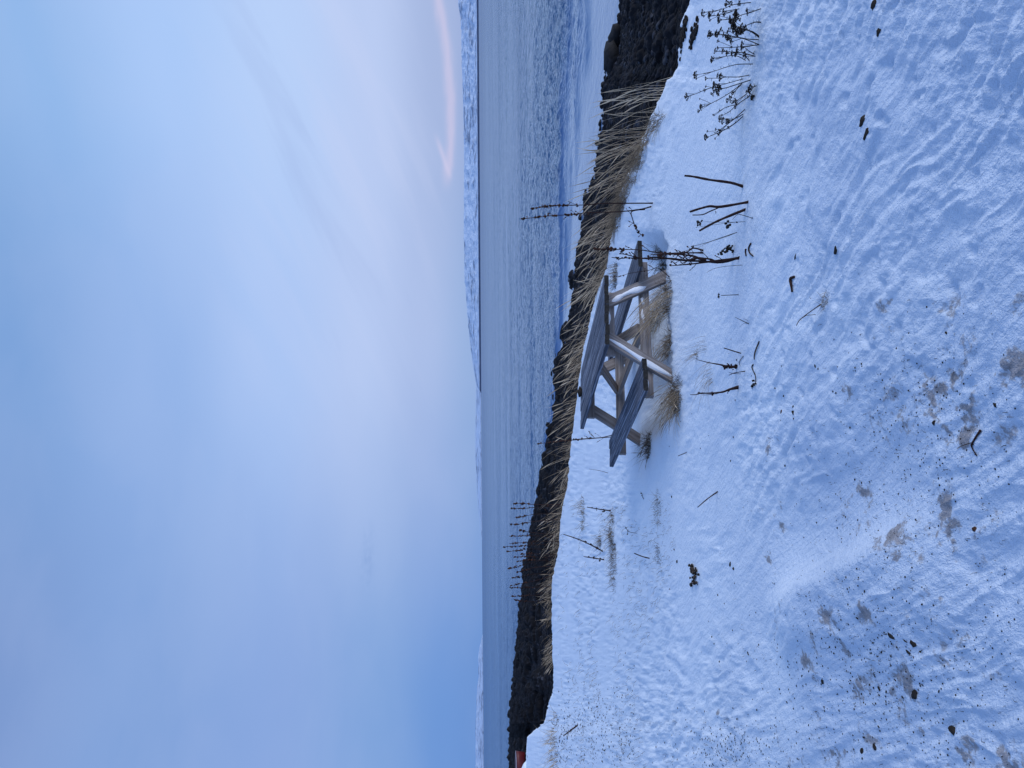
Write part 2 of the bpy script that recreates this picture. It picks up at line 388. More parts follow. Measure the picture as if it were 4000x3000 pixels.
# grubby patches (thawed crust with grit in it): picture places of the patches, radius in metres
PATCH = [(3690,1530,.10,1),(3733,1617,.09,.9),(3770,1590,.06,.8),(3655,1540,.05,.7),(3458,1641,.13,.55),(3520,1650,.12,.6),(3371,1945,.09,.75),(3405,1872,.08,.7),(3043,2050,.09,.75),(3060,1990,.07,.6),(3010,1733,.06,.9),
 (3154,1708,.03,.9),(3892,1993,.10,.45),(3820,2075,.12,.45),(3487,2084,.06,.8),(3564,1940,.05,.6),(3916,1607,.07,.5),(3003,2192,.06,.7),(3361,2691,.08,.7),(3485,2577,.05,.6),(3670,2545,.07,.6),(3640,2520,.06,.5),(3400,2875,.09,.6),
 (3090,2957,.09,.7),(3746,2957,.07,.75),(3920,2990,.10,.7),(3035,2480,.12,.5),(3470,2425,.10,.35),(3720,1900,.11,.4),(3440,1480,.07,.4),(3455,1300,.05,.6),(3453,1182,.04,.8),(3700,1220,.10,.55),(3730,1380,.12,.5),(3980,1170,.06,.5),
 (3480,1560,.12,.5),(3372,2380,.08,.4),(3280,2250,.10,.4),(3190,2870,.10,.45),(3320,2960,.10,.45),(3040,2850,.12,.4),(2980,1980,.05,.5),(3300,1800,.08,.4),(3860,2200,.05,.4),(3500,2950,.08,.5),(3620,2780,.07,.45)]
rq_ = random.Random(4)
PATCH += [(rq_.gauss(3500, 230), rq_.gauss(1950, 330), rq_.uniform(.03, .09), rq_.uniform(.45, .85)) for _ in range(40)] + [(rq_.gauss(3450, 300), rq_.gauss(2700, 200), rq_.uniform(.03, .09), rq_.uniform(.4, .8)) for _ in range(40)]
PATCH = [p_ for p_ in PATCH if 2500 < p_[0] < 3995 and 0 <= p_[1] < 2995]
dirt = np.zeros_like(x)
for px, py, rad, st in PATCH:
    h = hit(px, py); a = (x-h[0])*.6-(y-h[1])*.8; c = (x-h[0])*.8+(y-h[1])*.6
    dirt = np.maximum(dirt, st*np.exp(-((a/(rad*1.5))**2+(c/rad)**2)))
dirt = np.minimum(dirt, .8)*np.clip(.75+2.4*fbm(x*9, y*9, 3, 71)+1.1*fbm(x*30, y*30, 3, 72), 0, 1.5)
# bare earth in the hollow under the table
uu = x/y; hl = np.exp(-(((uu-.145)/.055)**2+((y-6.75)/.45)**2)); dirt = np.maximum(dirt, 1.5*hl*(.8+.8*fbm(x*3, y*3, 3, 17)))
# thin stubble showing along the crest
ycg = YcF(np.clip(uu, -.7, .7)); 
dirt = np.maximum(dirt, 1.25*np.exp(-((y-ycg+.5)/.45)**2)*ss((.40-uu)/.05)*ss((uu-.12)/.1)*ss(.35+1.6*fbm(x*1.8, y*1.8, 3, 29)))
crust_or_shade = ss((5.2-y)/3.0+.5*fbm(x*1.2, y*1.2, 3, 12))  # near-field darkening, partly painted shade, partly grit and old icy snow
V = np.stack([x, y, z], -1).reshape(-1, 3)
o = fastmesh('snow_ground', V, grid(nr, len(us)), M_snow, attrs={'dirt': np.clip(dirt, 0, 1.4).ravel(), 'crust_or_shade': crust_or_shade.ravel()})
tag(o, kind='structure')
# snow behind and beside the photographer, out to the horizon on the land side
Xb = np.linspace(-300, 300, 60); Yb = np.concatenate([np.linspace(-300, -4, 30), np.linspace(-3, .9, 12)])
xb, yb = np.meshgrid(Xb, Yb); zb = -1.62+.05*fbm(xb*.3, yb*.3, 2, 4)
o = fastmesh('snow_field_behind', np.stack([xb, yb, zb], -1).reshape(-1, 3), grid(len(Yb), len(Xb)), M_snow, attrs={'dirt': np.zeros(xb.size)})
tag(o, kind='structure')

# ------------------------------------------------------------------ beach
us = sheet_axes(860, 30); nr = 620
yc = YcF(np.clip(us, -.7, .7)); ys = YsF(np.clip(us, -.7, .7))
y0 = yc-.35; y1 = ys*1.12+2
r = np.linspace(0, 1, nr)[:, None]
y = 1.0/((1-r)/y0[None, :] + r/y1[None, :]); x = us[None, :]*y
z = beach_z(x, y)
wx = x+.04*fbm(x*4, y*4, 2, 3); wy = y+.04*fbm(x*4+7, y*4, 2, 2)
f1, f2, idr = voro(wx*9.5, wy*9.5, 3); g1_, g2_, idr2 = voro(wx*2.6+5, wy*2.6, 9); h1_, h2_, idr3 = voro(wx*1.15+2, wy*.9, 19)
dome = np.sqrt(np.clip(1-(f1/.62)**2, 0, 1)); dome2 = np.sqrt(np.clip(1-(g1_/.5)**2, 0, 1))*(idr2 > .8)
z = z + .05*dome*(.3+idr) + .05*dome2*(.5+idr2) - .05 + ss((y-16)/14)*.22*np.sqrt(np.clip(1-(h1_/.5)**2, 0, 1))*(idr3 > .35)*(.35+1.3*idr3)
tt = (y-yc)/(ys-yc); u_ = x/y
snowy = np.zeros_like(tt)
stone = np.where(dome2 > .1, idr2*.8, idr)*np.where(dome+dome2 > .15, 1, .1)
o = fastmesh('beach', np.stack([x, y, z], -1).reshape(-1, 3), grid(nr, len(us)), M_beach, attrs={'stone': stone.ravel(), 'snowy': (snowy*(f1 < .62)).ravel()})
tag(o, kind='structure')

# ------------------------------------------------------------------ water
M_water, t, b = mat('sea_water')
g = t.new('ShaderNodeNewGeometry'); pos = g.outputs['Position']
at = t.new('ShaderNodeAttribute'); at.attribute_name = 'calm'; calm = at.outputs['Fac']
t.put(b.inputs['Base Color'], t.mix(t.m('POWER', calm, .35), (.006, .065, .21), (.11, .18, .33))); b.inputs['Roughness'].default_value = .07; b.inputs['IOR'].default_value = 1.33
p2 = t.vm('MULTIPLY', pos, (1, 1, 0))
wa = t.noise(t.vm('MULTIPLY', p2, (2.0, .8, 1)), .6, 6, .62, .5); wb = t.noise(t.vm('MULTIPLY', p2, (.05, .10, 1)), 1.0, 3, .6); wc = t.noise(p2, 5, 3, .6)
big = t.noise(t.vm('MULTIPLY', p2, (.012, .05, 1)), 1.0, 3, .6)
amp = t.mapr(big, .35, .65, .7, 1.3)
hw = t.m('ADD', t.m('MULTIPLY', wa, .28), t.m('ADD', t.m('MULTIPLY', wb, 1.1), t.m('MULTIPLY', wc, .06)))
hw = t.m('MULTIPLY', t.m('MULTIPLY', hw, amp), t.m('SUBTRACT', 1.0, t.m('MULTIPLY', calm, .9)))
bmp = bumpto(t, b, hw, 1.0, 1.0)
ln_ = t.new('ShaderNodeVectorMath', operation='LENGTH'); t.put(ln_.inputs[0], pos); dist_ = ln_.outputs['Value']
fr_ = t.new('ShaderNodeFresnel'); fr_.inputs['IOR'].default_value = 1.33; t.l.new(bmp.outputs[0], fr_.inputs['Normal'])
gl = t.new('ShaderNodeBsdfGlossy'); gl.inputs['Color'].default_value = (.86, .95, 1, 1); gl.inputs['Roughness'].default_value = .2; t.l.new(bmp.outputs[0], gl.inputs['Normal'])
df = t.new('ShaderNodeBsdfDiffuse'); t.put(df.inputs['Color'], t.mix(t.m('POWER', calm, .25), (.02, .08, .20), (.09, .17, .34)))
mx = t.new('ShaderNodeMixShader'); t.put(mx.inputs[0], t.m('MINIMUM', t.m('MULTIPLY', fr_.outputs[0], 1.25), t.mapr(t.m('LOGARITHM', dist_, 10.), 1.5, 2.9, .76, .42))); t.l.new(df.outputs[0], mx.inputs[1]); t.l.new(gl.outputs[0], mx.inputs[2])
t.l.new(mx.outputs[0], [n_ for n_ in t.n if n_.type == 'OUTPUT_MATERIAL'][0].inputs['Surface']); t.n.remove(b)
us = sheet_axes(900, 24, 2.2); nr = 820
yst = YsF(np.clip(us, -.7, .7))*.86
r = np.linspace(0, 1, nr)[:, None]
y = 1.0/((1-r)/yst[None, :] + r/420.); x = us[None, :]*y
dsh = (y-yst/.86)
calm = ss(1.4-dsh/(2.2+6*ss((x/y+.1)/.5)+2.5*fbm(x*.15, y*.3, 2, 4)))
hw_ = .085*fbm(x*.75+.3*fbm(x*.2, y*.2, 2, 1), y*.42, 6, 61, .58)+.05*fbm(x*2.4, y*1.7, 4, 66, .6)
hw_ = 1.2*hw_*(.75+.9*fbm(x*.03, y*.05, 2, 68))*(1-.93*calm)*(1-ss((y-260)/150))
o = fastmesh('sea', np.stack([x, y, WZ+hw_], -1).reshape(-1, 3), grid(nr, len(us)), M_water, attrs={'calm': calm.ravel()})
tag(o, kind='structure')
us = sheet_axes(120, 10, 2.2); nr = 60; r = np.linspace(0, 1, nr)[:, None]
y = 1.0/((1-r)/419. + r/70000.)+0*us[None, :]; x = us[None, :]*y
o = fastmesh('open_sea', np.stack([x, y, np.full_like(x, WZ)], -1).reshape(-1, 3), grid(nr, len(us)), M_water, attrs={'calm': np.zeros(x.size)})
tag(o, kind='structure')

# ------------------------------------------------------------------ far hills
M_hill, t, b = mat('snowy_hill')
g = t.new('ShaderNodeNewGeometry'); pos = g.outputs['Position']; at = t.new('ShaderNodeAttribute'); at.attribute_name = 'rock'
n = t.noise(t.vm('MULTIPLY', pos, (.006, .006, .016)), 1.0, 6, .68, .3); n2 = t.noise(t.vm('MULTIPLY', pos, (.0012, .0012, .004)), 1.0, 3, .6)
rk = t.m('MAXIMUM', t.mapr(t.m('ADD', n, t.m('MULTIPLY', t.m('SUBTRACT', n2, .5), .5)), .52, .64, 0, .7), at.outputs['Fac'])
t.put(b.inputs['Base Color'], t.mix(rk, (.62, .72, .86), (.05, .08, .16))); b.inputs['Roughness'].default_value = .9
bumpto(t, b, n, .8, 60)
def hills(name, prof, D, depth, rockline, seed, plain):
    us_ = np.array(sorted([((1500-py)/F, (hor(py)-px)/F) for px, py in prof]))
    uu = np.linspace(us_[0, 0], us_[-1, 0], 700); hh = np.interp(uu, us_[:, 0], us_[:, 1])
    hh = np.maximum(hh + .0008*fbm(uu*60, uu*0+seed, 4, seed)*np.minimum(1, hh/.006), 0)
    tr = np.concatenate([[0, .004, .008], np.linspace(.02, 1, 44), [1.15, 1.5]])
    X, Y, Z, Rk = [], [], [], []
    for tt in tr:
        Dd = D+depth*tt; yy = np.full_like(uu, Dd)
        k = min(tt, 1)
        top = hh*(D+depth)
        lo = np.minimum(14, top)*min(1, tt/.004)         # low dark shore cliff
        s = plain+(1-plain)*0
        shape = np.where(k < plain, k/plain*.22, .22+.78*((k-plain)/(1-plain))**1.15)
        zz = lo+np.maximum(top-lo, 0)*shape
        zz = zz+np.maximum(top, 0)*.10*fbm(uu*55, yy*.004+seed, 4, seed+3)*min(1, k*4)*(1 if k < 1 else 0)
        if tt > 1: zz = top*(1-(tt-1)*1.6)
        X.append(uu*Dd); Y.append(yy); Z.append(zz+WZ-1.5); Rk.append(np.full_like(uu, .97 if tt <= .0085 and rockline else 0.))
    X, Y, Z, Rk = map(np.array, (X, Y, Z, Rk))
    Z[0] = WZ-8
    o = fastmesh(name, np.stack([X, Y, Z], -1).reshape(-1, 3), grid(len(tr), len(uu)), M_hill, attrs={'rock': Rk.ravel()})
    tag(o, kind='structure'); return o
hills('hills', [(1700,-700),(1745,-400),(1775,-150),(1788,0),(1790,30),(1798,75),(1801,110),(1801,200),(1804,300),(1807,400),(1810,500),(1811,600),(1811,700),(1811,800),(1810,900),(1812,1000),(1815,1100),(1822,1200),(1831,1300),(1838,1370),(1846,1420),(1854,1475),(1862,1510),(1876,1530),(1879,1545)], 5200, 1700, True, 3, .33)
hills('headland', [(1862,1380),(1858,1440),(1860,1500),(1858,1600),(1856,1700),(1857,1800),(1860,1860),(1864,1930),(1869,1990),(1875,2040),(1879,2090),(1884,2140)], 9000, 1500, False, 9, .2)
hills('island', [(1886,2470),(1881,2490),(1876,2510),(1871,2530),(1867,2560),(1868,2600),(1869,2640),(1863,2680),(1860,2740),(1859,2800),(1856,2860),(1857,2950),(1858,3000),(1857,3200),(1870,3400),(1886,3500)], 10000, 1500, False, 14, .2)

#PARTS
# ------------------------------------------------------------------ picnic table (pose solved from the photograph: true right angles, racked 4 degrees on uneven ground)
TO = np.array([1.0121, 6.3235, -1.1603]); TL = np.array([-.4536, .8911, -.0127]); TW = np.array([-.8890, -.4514, .0772])
TL /= np.linalg.norm(TL); TW -= TL*TW.dot(TL); TW /= np.linalg.norm(TW); TN = np.cross(TL, TW); TN = TN if TN[2] > 0 else -TN
def tp(s, t, n): return Vector(TO+TW*s+TL*t+TN*n)
table_root = empty('picnic_table', tp(.375, .95, -.75)); 
tag(table_root, 'weathered grey wooden picnic table with attached benches standing in the snow above the shore', 'picnic table')
def board(name, p0, p1, width_dir, w, th, mat_, parent, strips=1, gap=.004, ends=None, ragged=0, bevel=.003, seed=0):
    """a plank (or a row of planks) from p0 to p1; local X runs with the grain. One mesh."""
    p0 = Vector(p0); p1 = Vector(p1); xd = (p1-p0).normalized(); L = (p1-p0).length
    yd = Vector(width_dir); yd = (yd-xd*yd.dot(xd)).normalized(); zd = xd.cross(yd)
    rr = random.Random(seed); me = bpy.data.meshes.new(name); V = []; Fc = []; mi = []
    sw = w/strips
    for k in range(strips):
        y0 = -w/2+k*sw+(gap/2 if k else 0); y1 = -w/2+(k+1)*sw-(gap/2 if k < strips-1 else 0)
        a0 = -L/2+rr.uniform(-1, 1)*ragged; a1 = L/2+rr.uniform(-1, 1)*ragged; dz = rr.uniform(-1, 1)*.0016*(strips > 1)
        n = 7; base = len(V); bv = bevel
        prof = [(y0+bv, -th/2), (y1-bv, -th/2), (y1, -th/2+bv), (y1, th/2-bv), (y1-bv, th/2), (y0+bv, th/2), (y0, th/2-bv), (y0, -th/2+bv)]
        cup = rr.uniform(-.003, .003)
        for i in range(n):
            xx = a0+(a1-a0)*i/(n-1)
            for (yy, zz) in prof: V.append((xx, yy+rr.uniform(-.0008, .0008), zz+dz+cup*(2*i/(n-1)-1)**2+rr.uniform(-.0006, .0006)))
        for i in range(n-1):
            for j in range(8):
                q = base+i*8; Fc.append((q+j, q+8+j, q+8+(j+1) % 8, q+(j+1) % 8)); mi.append(0)
        Fc.append(tuple(base+j for j in range(8))); mi.append(1); Fc.append(tuple(base+(n-1)*8+j for j in range(8))[::-1]); mi.append(1)
    me.from_pydata(V, [], Fc); me.materials.append(mat_); me.materials.append(ends or mat_)
    me.polygons.foreach_set('material_index', mi); me.update()
    o = bpy.data.objects.new(name, me); col.objects.link(o)
    c = (p0+p1)/2; o.matrix_world = Matrix(((xd.x, yd.x, zd.x, c.x), (xd.y, yd.y, zd.y, c.y), (xd.z, yd.z, zd.z, c.z), (0, 0, 0, 1)))
    if parent is not None:
        o.parent = parent; o.matrix_parent_inverse = Matrix.Translation(-Vector(parent.location))
        if parent is not table_root: o.matrix_parent_inverse = parent_world(parent).inverted()
    return o
def parent_world(p):
    m = p.matrix_basis.copy()
    while p.parent is not None:
        m = (p.parent.matrix_basis if p.parent.parent is None else p.parent.matrix_basis) @ p.matrix_parent_inverse @ m if False else m
        p = p.parent
    return m
TWv, TLv, TNv = Vector(TW), Vector(TL), Vector(TN)
LEN = 1.9
board('tabletop', tp(.375, 0, -.02), tp(.375, LEN, -.02), TWv, .75, .040, M_top, table_root, 7, .005, M_end, .004, seed=4)
board('bench_seat', tp(1.028, 0, -.348), tp(1.028, LEN, -.348), TWv, .314, .042, M_top, table_root, 3, .006, M_end, .005, seed=5)
board('bench_seat', tp(-.278, 0, -.348), tp(-.278, LEN, -.348), TWv, .314, .042, M_top, table_root, 3, .006, M_end, .005, seed=6)
board('crossbeam', tp(-.352, .247, -.418), tp(1.127, .247, -.418), TNv, .095, .045, M_leg, table_root, seed=7)
board('crossbeam', tp(-.352, 1.652, -.418), tp(1.127, 1.652, -.418), TNv, .095, .045, M_leg, table_root, seed=8)
board('top_cleat', tp(.03, .247, -.085), tp(.72, .247, -.085), TNv, .086, .04, M_leg, table_root, seed=9)
board('top_cleat', tp(.03, 1.652, -.085), tp(.72, 1.652, -.085), TNv, .086, .04, M_leg, table_root, seed=10)
legs = []
for (t0, sd_) in ((.20, 11), (1.70, 21)):
    legs.append(board('leg', tp(.175, t0, -.043), tp(-.27, t0, -.80), TWv, .118, .045, M_leg, table_root, seed=sd_))
    legs.append(board('leg', tp(.555, t0, -.043), tp(1.035, t0, -.80), TWv, .118, .045, M_leg, table_root, seed=sd_+1))
board('stretcher', tp(.375, .28, -.40), tp(.375, 1.62, -.40), TWv, .115, .04, M_leg, table_root, seed=31)
board('brace', tp(.375, .95, -.05), tp(.375, 1.60, -.372), TWv, .10, .04, M_leg, table_root, seed=32)
board('brace', tp(.375, .80, -.05), tp(.375, .30, -.372), TWv, .10, .04, M_leg, table_root, seed=33)
# wind-packed snow stuck to the faces of the near boards
def crust_or_shade(p0, p1, wdir, w, out, name='snow_crust', seed=0, thick=.012):
    p0 = Vector(p0); p1 = Vector(p1); xd = (p1-p0); L = xd.length; xd.normalize(); yd = Vector(wdir); yd = (yd-xd*yd.dot(xd)).normalized(); zd = Vector(out).normalized()
    n = 26; V = []; Fc = []; rr = random.Random(seed)
    for i in range(n):
        q = i/(n-1); env = min(1, 5*q, 6*(1-q))**.6; wob = w*(.85+.25*math.sin(q*9+seed)+rr.uniform(-.06, .06))*env; off = w*.14*math.sin(q*6+seed*2)
        for k in range(7):
            s = (k/6-.5); hgt = thick*max(0, 1-(2*s)**2)**.5*env
            V.append(p0+xd*L*q+yd*(off+wob*s)+zd*(hgt+.0005))
    for i in range(n-1):
        for k in range(6): a = i*7+k; Fc.append((a, a+1, a+8, a+7))
    # back faces so that the crust has a body
    nb = len(V)
    for i in range(n):
        for k in range(7): V.append(V[i*7+k]-zd*.0012*(1 if k in (0, 6) else 1)-zd*0)
    for i in range(n-1):
        for k in range(6): a = nb+i*7+k; Fc.append((a+7, a+8, a+1, a))
    mb = MB(); mb.v = V; mb.f = Fc; mb.a = [.5]*len(V)
    o = mb.build(name, M_crust, None, origin=(p0+p1)/2)
    o.parent = table_root; o.matrix_parent_inverse = Matrix.Translation(-Vector(table_root.location))
    return o
M_crust, t, b = mat('packed_snow'); b.inputs['Base Color'].default_value = (.85, .88, .93, 1); b.inputs['Roughness'].default_value = .7
tcn = t.new('ShaderNodeTexCoord'); bumpto(t, b, t.noise(tcn.outputs['Object'], 60, 4, .6), .4, .01)
fr = -TLv   # towards the viewer
crust_or_shade(tp(.165, .1775, -.09), tp(-.035, .1775, -.43), TWv, .062, fr, seed=1)
crust_or_shade(tp(.585, .1775, -.055), tp(.96, .1775, -.66), TWv, .055, fr, seed=2)
crust_or_shade(tp(.20, .2235, -.395), tp(.36, .2235, -.40), TNv, .03, fr, seed=3)
crust_or_shade(tp(.07, .2235, -.40), tp(.15, .2235, -.398), TNv, .03, fr, seed=6)
crust_or_shade(tp(.90, .2235, -.392), tp(1.12, .2235, -.392), TNv, .05, fr, seed=4)
crust_or_shade(tp(.24, .2265, -.07), tp(.52, .2265, -.07), TNv, .035, fr, seed=5)
# a dark stone left on the far corner of the top
def rock(name, loc, r, sq, seed, mat_, label=None, cat='stone', group=None, rotz=0, lev=2, rough=.35):
    import bmesh
    bm = bmesh.new(); bmesh.ops.create_icosphere(bm, subdivisions=lev, radius=1.0)
    rr = np.random.default_rng(seed); co = np.array([v.co[:] for v in bm.verts]); o1 = rr.uniform(0, 50, 3)
    d = 1+rough*fbm(co[:, 0]*1.3+o1[0], co[:, 1]*1.3+co[:, 2]*1.7+o1[1], 3, seed)+rough*.8*fbm(co[:, 2]*1.5+o1[2], co[:, 0]*1.1-co[:, 1]*.9, 2, seed+7)
    # a few flat facets
    for q in range(5):
        nn = rr.normal(size=3); nn /= np.linalg.norm(nn); lim = rr.uniform(.62, .9); dd = (co*d[:, None]).dot(nn); over = np.maximum(dd-lim, 0)
        co = co*d[:, None]-nn[None, :]*over[:, None]*.85; d = np.ones(len(co))
    for v, c in zip(bm.verts, co): v.co = Vector((c[0]*r*sq[0], c[1]*r*sq[1], c[2]*r*sq[2]))
    me = bpy.data.meshes.new(name); bm.to_mesh(me); bm.free(); me.materials.append(mat_)
    me.polygons.foreach_set('use_smooth', [True]*len(me.polygons))
    o = bpy.data.objects.new(name, me); col.objects.link(o); o.location = loc; o.rotation_euler = (0, 0, rotz)
    if label: tag(o, label, cat, group)
    return o
dk = ray(2273, 1532); tt_ = (np.dot(TO, TN))/np.dot(dk, TN); pk_ = dk*tt_
rock('stone', (pk_[0], pk_[1], pk_[2]+.022), .05, (1.25, .8, .62), 5, M_clod, 'dark oval lump lying on top of the picnic table near its far end')

# ------------------------------------------------------------------ placing by the photograph's sight lines
ORD = ['first','second','third','fourth','fifth','sixth','seventh','eighth','ninth','tenth','eleventh','twelfth','thirteenth','fourteenth','fifteenth','sixteenth','seventeenth','eighteenth','nineteenth','twentieth']
def stem_pts(px, base=None, lean=0.0, wob=.0, seed=0):
    """photo polyline (base first) -> world points standing at the depth of the base; lean = metres away from the viewer per metre of height"""
    rr = random.Random(seed); b = hit(*px[0]) if base is None else np.array(base); out = []
    for i, (a, c) in enumerate(px):
        d = ray(a, c); q = i/max(1, len(px)-1)
        y = b[1]+lean*q+rr.uniform(-wob, wob)*(i > 0); p = d/d[1]*y
        out.append(Vector(p))
    return out
def smooth_path(pts, n=4):
    out = []; N = len(pts)
    for i in range(N-1):
        p0 = pts[max(i-1, 0)]; p1 = pts[i]; p2 = pts[i+1]; p3 = pts[min(i+2, N-1)]
        for k in range(n):
            t = k/n; out.append(.5*((2*p1)+(p2-p0)*t+(2*p0-5*p1+4*p2-p3)*t*t+(3*p1-p0-3*p2+p3)*t**3))
    out.append(pts[-1]); return out
def sink(pts, d=.05):
    v = (pts[0]-pts[1]).normalized(); return [pts[0]+Vector((v.x*.3, v.y*.3, -1)).normalized()*d]+pts

# ------------------------------------------------------------------ dock stems (dark red-brown, knobbly seed whorls)
def dock(paths, label, r0=.006, seeds=(.45, 1.0), dens=26, group=None, seed=0, fine=True, clus=.012, lean=.0, twigs=6, base=None, name='dock_plant'):
    b = hit(*paths[0][0]) if base is None else np.array(base); root = empty(name, b)
    tag(root, label, 'dead plant', group); rr = random.Random(seed)
    st = MB()
    for pi, px in enumerate(paths):
        sd_ = MB(); pp = stem_pts(px, b, lean*rr.uniform(.3, 1), .004, seed+pi); pp = smooth_path(pp, 4)
        N = len(pp); rad = [r0*(1-.75*i/(N-1))*(1.25 if i % 5 == 0 else 1) for i in range(N)]
        st.tube(sink(pp), [rad[0]]+rad, 6 if fine else 4, rr.uniform(.05, .4))
        Lt = sum((pp[i+1]-pp[i]).length for i in range(N-1)); n = int(dens*Lt)
        for k in range(n):
            q = seeds[0]+(seeds[1]-seeds[0])*k/max(1, n-1)+rr.uniform(-.02, .02); q = min(max(q, 0), .995)
            if math.sin(k*.9+seed) < -.55: continue
            i = int(q*(N-1)); f = q*(N-1)-i; c = pp[i].lerp(pp[min(i+1, N-1)], f)
            for j in range(rr.randint(2, 4) if fine else 2):
                o_ = Vector((rr.gauss(0, 1), rr.gauss(0, 1), rr.gauss(0, .6)))*clus*.46*(1.15-.6*(k/n))
                sd_.blob(c+o_, clus*rr.uniform(.35, .75), rr.randint(0, 9999), (1, 1, 1.2), rr.random())
        if n and seeds[0] < .9:
            i0 = int(seeds[0]*(N-1)); sd_.tube(pp[i0:], [clus*.22]*(N-i0), 4, .4)
        for k in range(twigs if fine else twigs//2):
            q = rr.uniform(.15, .95); i = int(q*(N-1)); c = pp[i]; side = rr.choice((-1, 1)); ln = rr.uniform(.03, .09)*(1.2-q)*1.6
            d = Vector((side*rr.uniform(.3, .8), rr.uniform(-.6, .6), rr.uniform(.5, 1.1))).normalized()
            tw = [c, c+d*ln*.5+Vector((0, 0, -.003)), c+d*ln]; st.tube(tw, [r0*.35, r0*.28, r0*.18], 4, .4)
            for j in range(3): sd_.blob(c+d*ln*rr.uniform(.5, 1.05), clus*rr.uniform(.25, .5), rr.randint(0, 9999), (1, 1, 1.2), rr.random())
        if sd_.v: sd_.build('seed_head', M_seed, root)
    st.build('stem', M_dock, root)
    return root
c1 = lambda l: [(2100+x/2.765, 850+y/2.765) for x, y in l]
c4 = lambda l: [(2000+x/2.765, 500+y/2.765) for x, y in l]
c5 = lambda l: [(1900+x/3.687, 1900+y/3.687) for x, y in l]
c7 = lambda l: [(2600+x/2.765, 500+y/2.765) for x, y in l]
c9 = lambda l: [(2600+x/3.318, 1100+y/3.318) for x, y in l]
dock([c4([(1520,812),(1240,813),(1000,815),(800,830),(600,835),(450,840),(330,852),(210,870)])], 'tall reddish dock stem rooted in straw grass, the shorter of the tall pair', .0068, (.5, 1), 34, 'tall dock stems on the bank edge', 3, clus=.014)
dock([c4([(1500,850),(1380,880),(1200,900),(1000,910),(800,915),(650,935),(450,945),(300,960),(90,985)]), c4([(1385,880),(1290,905),(1300,975),(1330,1060),(1380,1140),(1420,1160)])], 'tallest dock stem, rooted in straw grass with one drooping seed-laden side branch', .0072, (.55, 1), 30, 'tall dock stems on the bank edge', 5, clus=.015)
dock([c1([(2180,430),(2090,450),(1940,480),(1870,450),(1740,440),(1600,460),(1450,440),(1250,450),(1080,430),(960,400),(880,390)]),
      c1([(2180,430),(2000,482),(1760,470),(1550,460),(1300,430),(1160,440),(1080,440),(970,435),(900,440),(800,430)]),
      c1([(2150,440),(1900,470),(1720,495),(1540,512),(1430,522)]), c1([(1740,440),(1680,415),(1560,400),(1400,395),(1220,400)])], 'thick-based dock plant standing in front of the table, stems crossing its far bench end', .0078, (.45, .97), 12, None, 9, clus=.0105, twigs=7)
dock([c1([(1790,355),(1680,330),(1600,375),(1400,385),(1250,370),(1120,350),(1000,345),(840,345),(740,345),(610,340)]), c1([(1760,380),(1600,382),(1450,392),(1300,405)])], 'slim upright dock stems with a dense rusty tip, just beyond the thick-based plant', .0062, (.72, 1), 30, None, 14, clus=.014, twigs=6)
dock([c1([(1720,495),(1500,600),(1420,640),(1300,545),(1200,570),(1000,600),(900,630),(780,640)])[2:]], 'thin arching dock stem reaching up to the near end of the tabletop', .004, (.45, 1), 12, None, 16, clus=.009, twigs=5)
dock([[(2400,1706),(2324,1712),(2245,1719),(2190,1724),(2100,1733)], [(2396,1698),(2350,1709),(2300,1712),(2230,1718),(2160,1728)]], 'pair of dark dock stems standing behind the far end of the near bench', .006, (.45, 1), 22, None, 21, clus=.014, lean=.1, base=(hit(2425, 1712)))
far_docks = [([(1060,262),(740,262),(560,248),(390,245)],.55),([(1050,285),(735,300),(500,318),(345,315)],.5),([(1050,380),(720,400),(560,425),(420,455)],.6),([(1050,480),(715,500),(500,540),(345,545)],.5),([(1000,700),(620,660),(540,640),(470,635)],.6),
 ([(1060,760),(830,720),(640,712),(480,714),(325,720)],.55),([(1065,795),(900,790),(690,800),(500,812),(330,822)],.5),([(1060,840),(820,835),(620,848),(420,862),(250,872)],.5),([(1095,905),(850,905),(600,900),(440,925),(290,940)],.5),
 ([(1000,985),(760,975),(600,970),(500,975)],.5),([(1065,1010),(800,1020),(600,1010),(400,1020)],.5),([(1000,1090),(780,1065),(580,1060),(440,1085)],.5),([(1065,1020),(900,1040),(620,1110),(420,1165),(310,1182)],.6),
 ([(960,1150),(760,1160),(590,1190),(510,1215),(440,1235)],.55),([(940,1260),(700,1260),(540,1295),(440,1308),(355,1320)],.6),([(1005,1270),(900,1300),(700,1360),(500,1400),(345,1430)],.6),([(950,1440),(740,1450),(560,1455),(340,1458)],.55),
 ([(1000,1500),(760,1560),(525,1575),(345,1585)],.55),([(1000,1610),(700,1660),(500,1650),(410,1635)],.55)]
FL = ['first','second','third','fourth','fifth','sixth','seventh','eighth','ninth','tenth','eleventh','twelfth','thirteenth','fourteenth','fifteenth','sixteenth','seventeenth','eighteenth','nineteenth']
for i, (l, q) in enumerate(far_docks):
    pts = c5(l); bp = list(pts[0]); u_b = (1500-bp[1])/F; 
    yb_ = float(YcF(np.array([u_b]))[0])-.1+.5*(i % 3); bb = (u_b*yb_, yb_, -1.98)
    pts = [(bp[0]-6, bp[1])]+pts[1:]
    dock([pts], '%s spiky dark dock stem of the far stand, counted from the table side' % FL[i], .012, (q, 1), 15, 'dock stems of the far stand', 40+i, fine=False, clus=.031, twigs=4, base=bb)

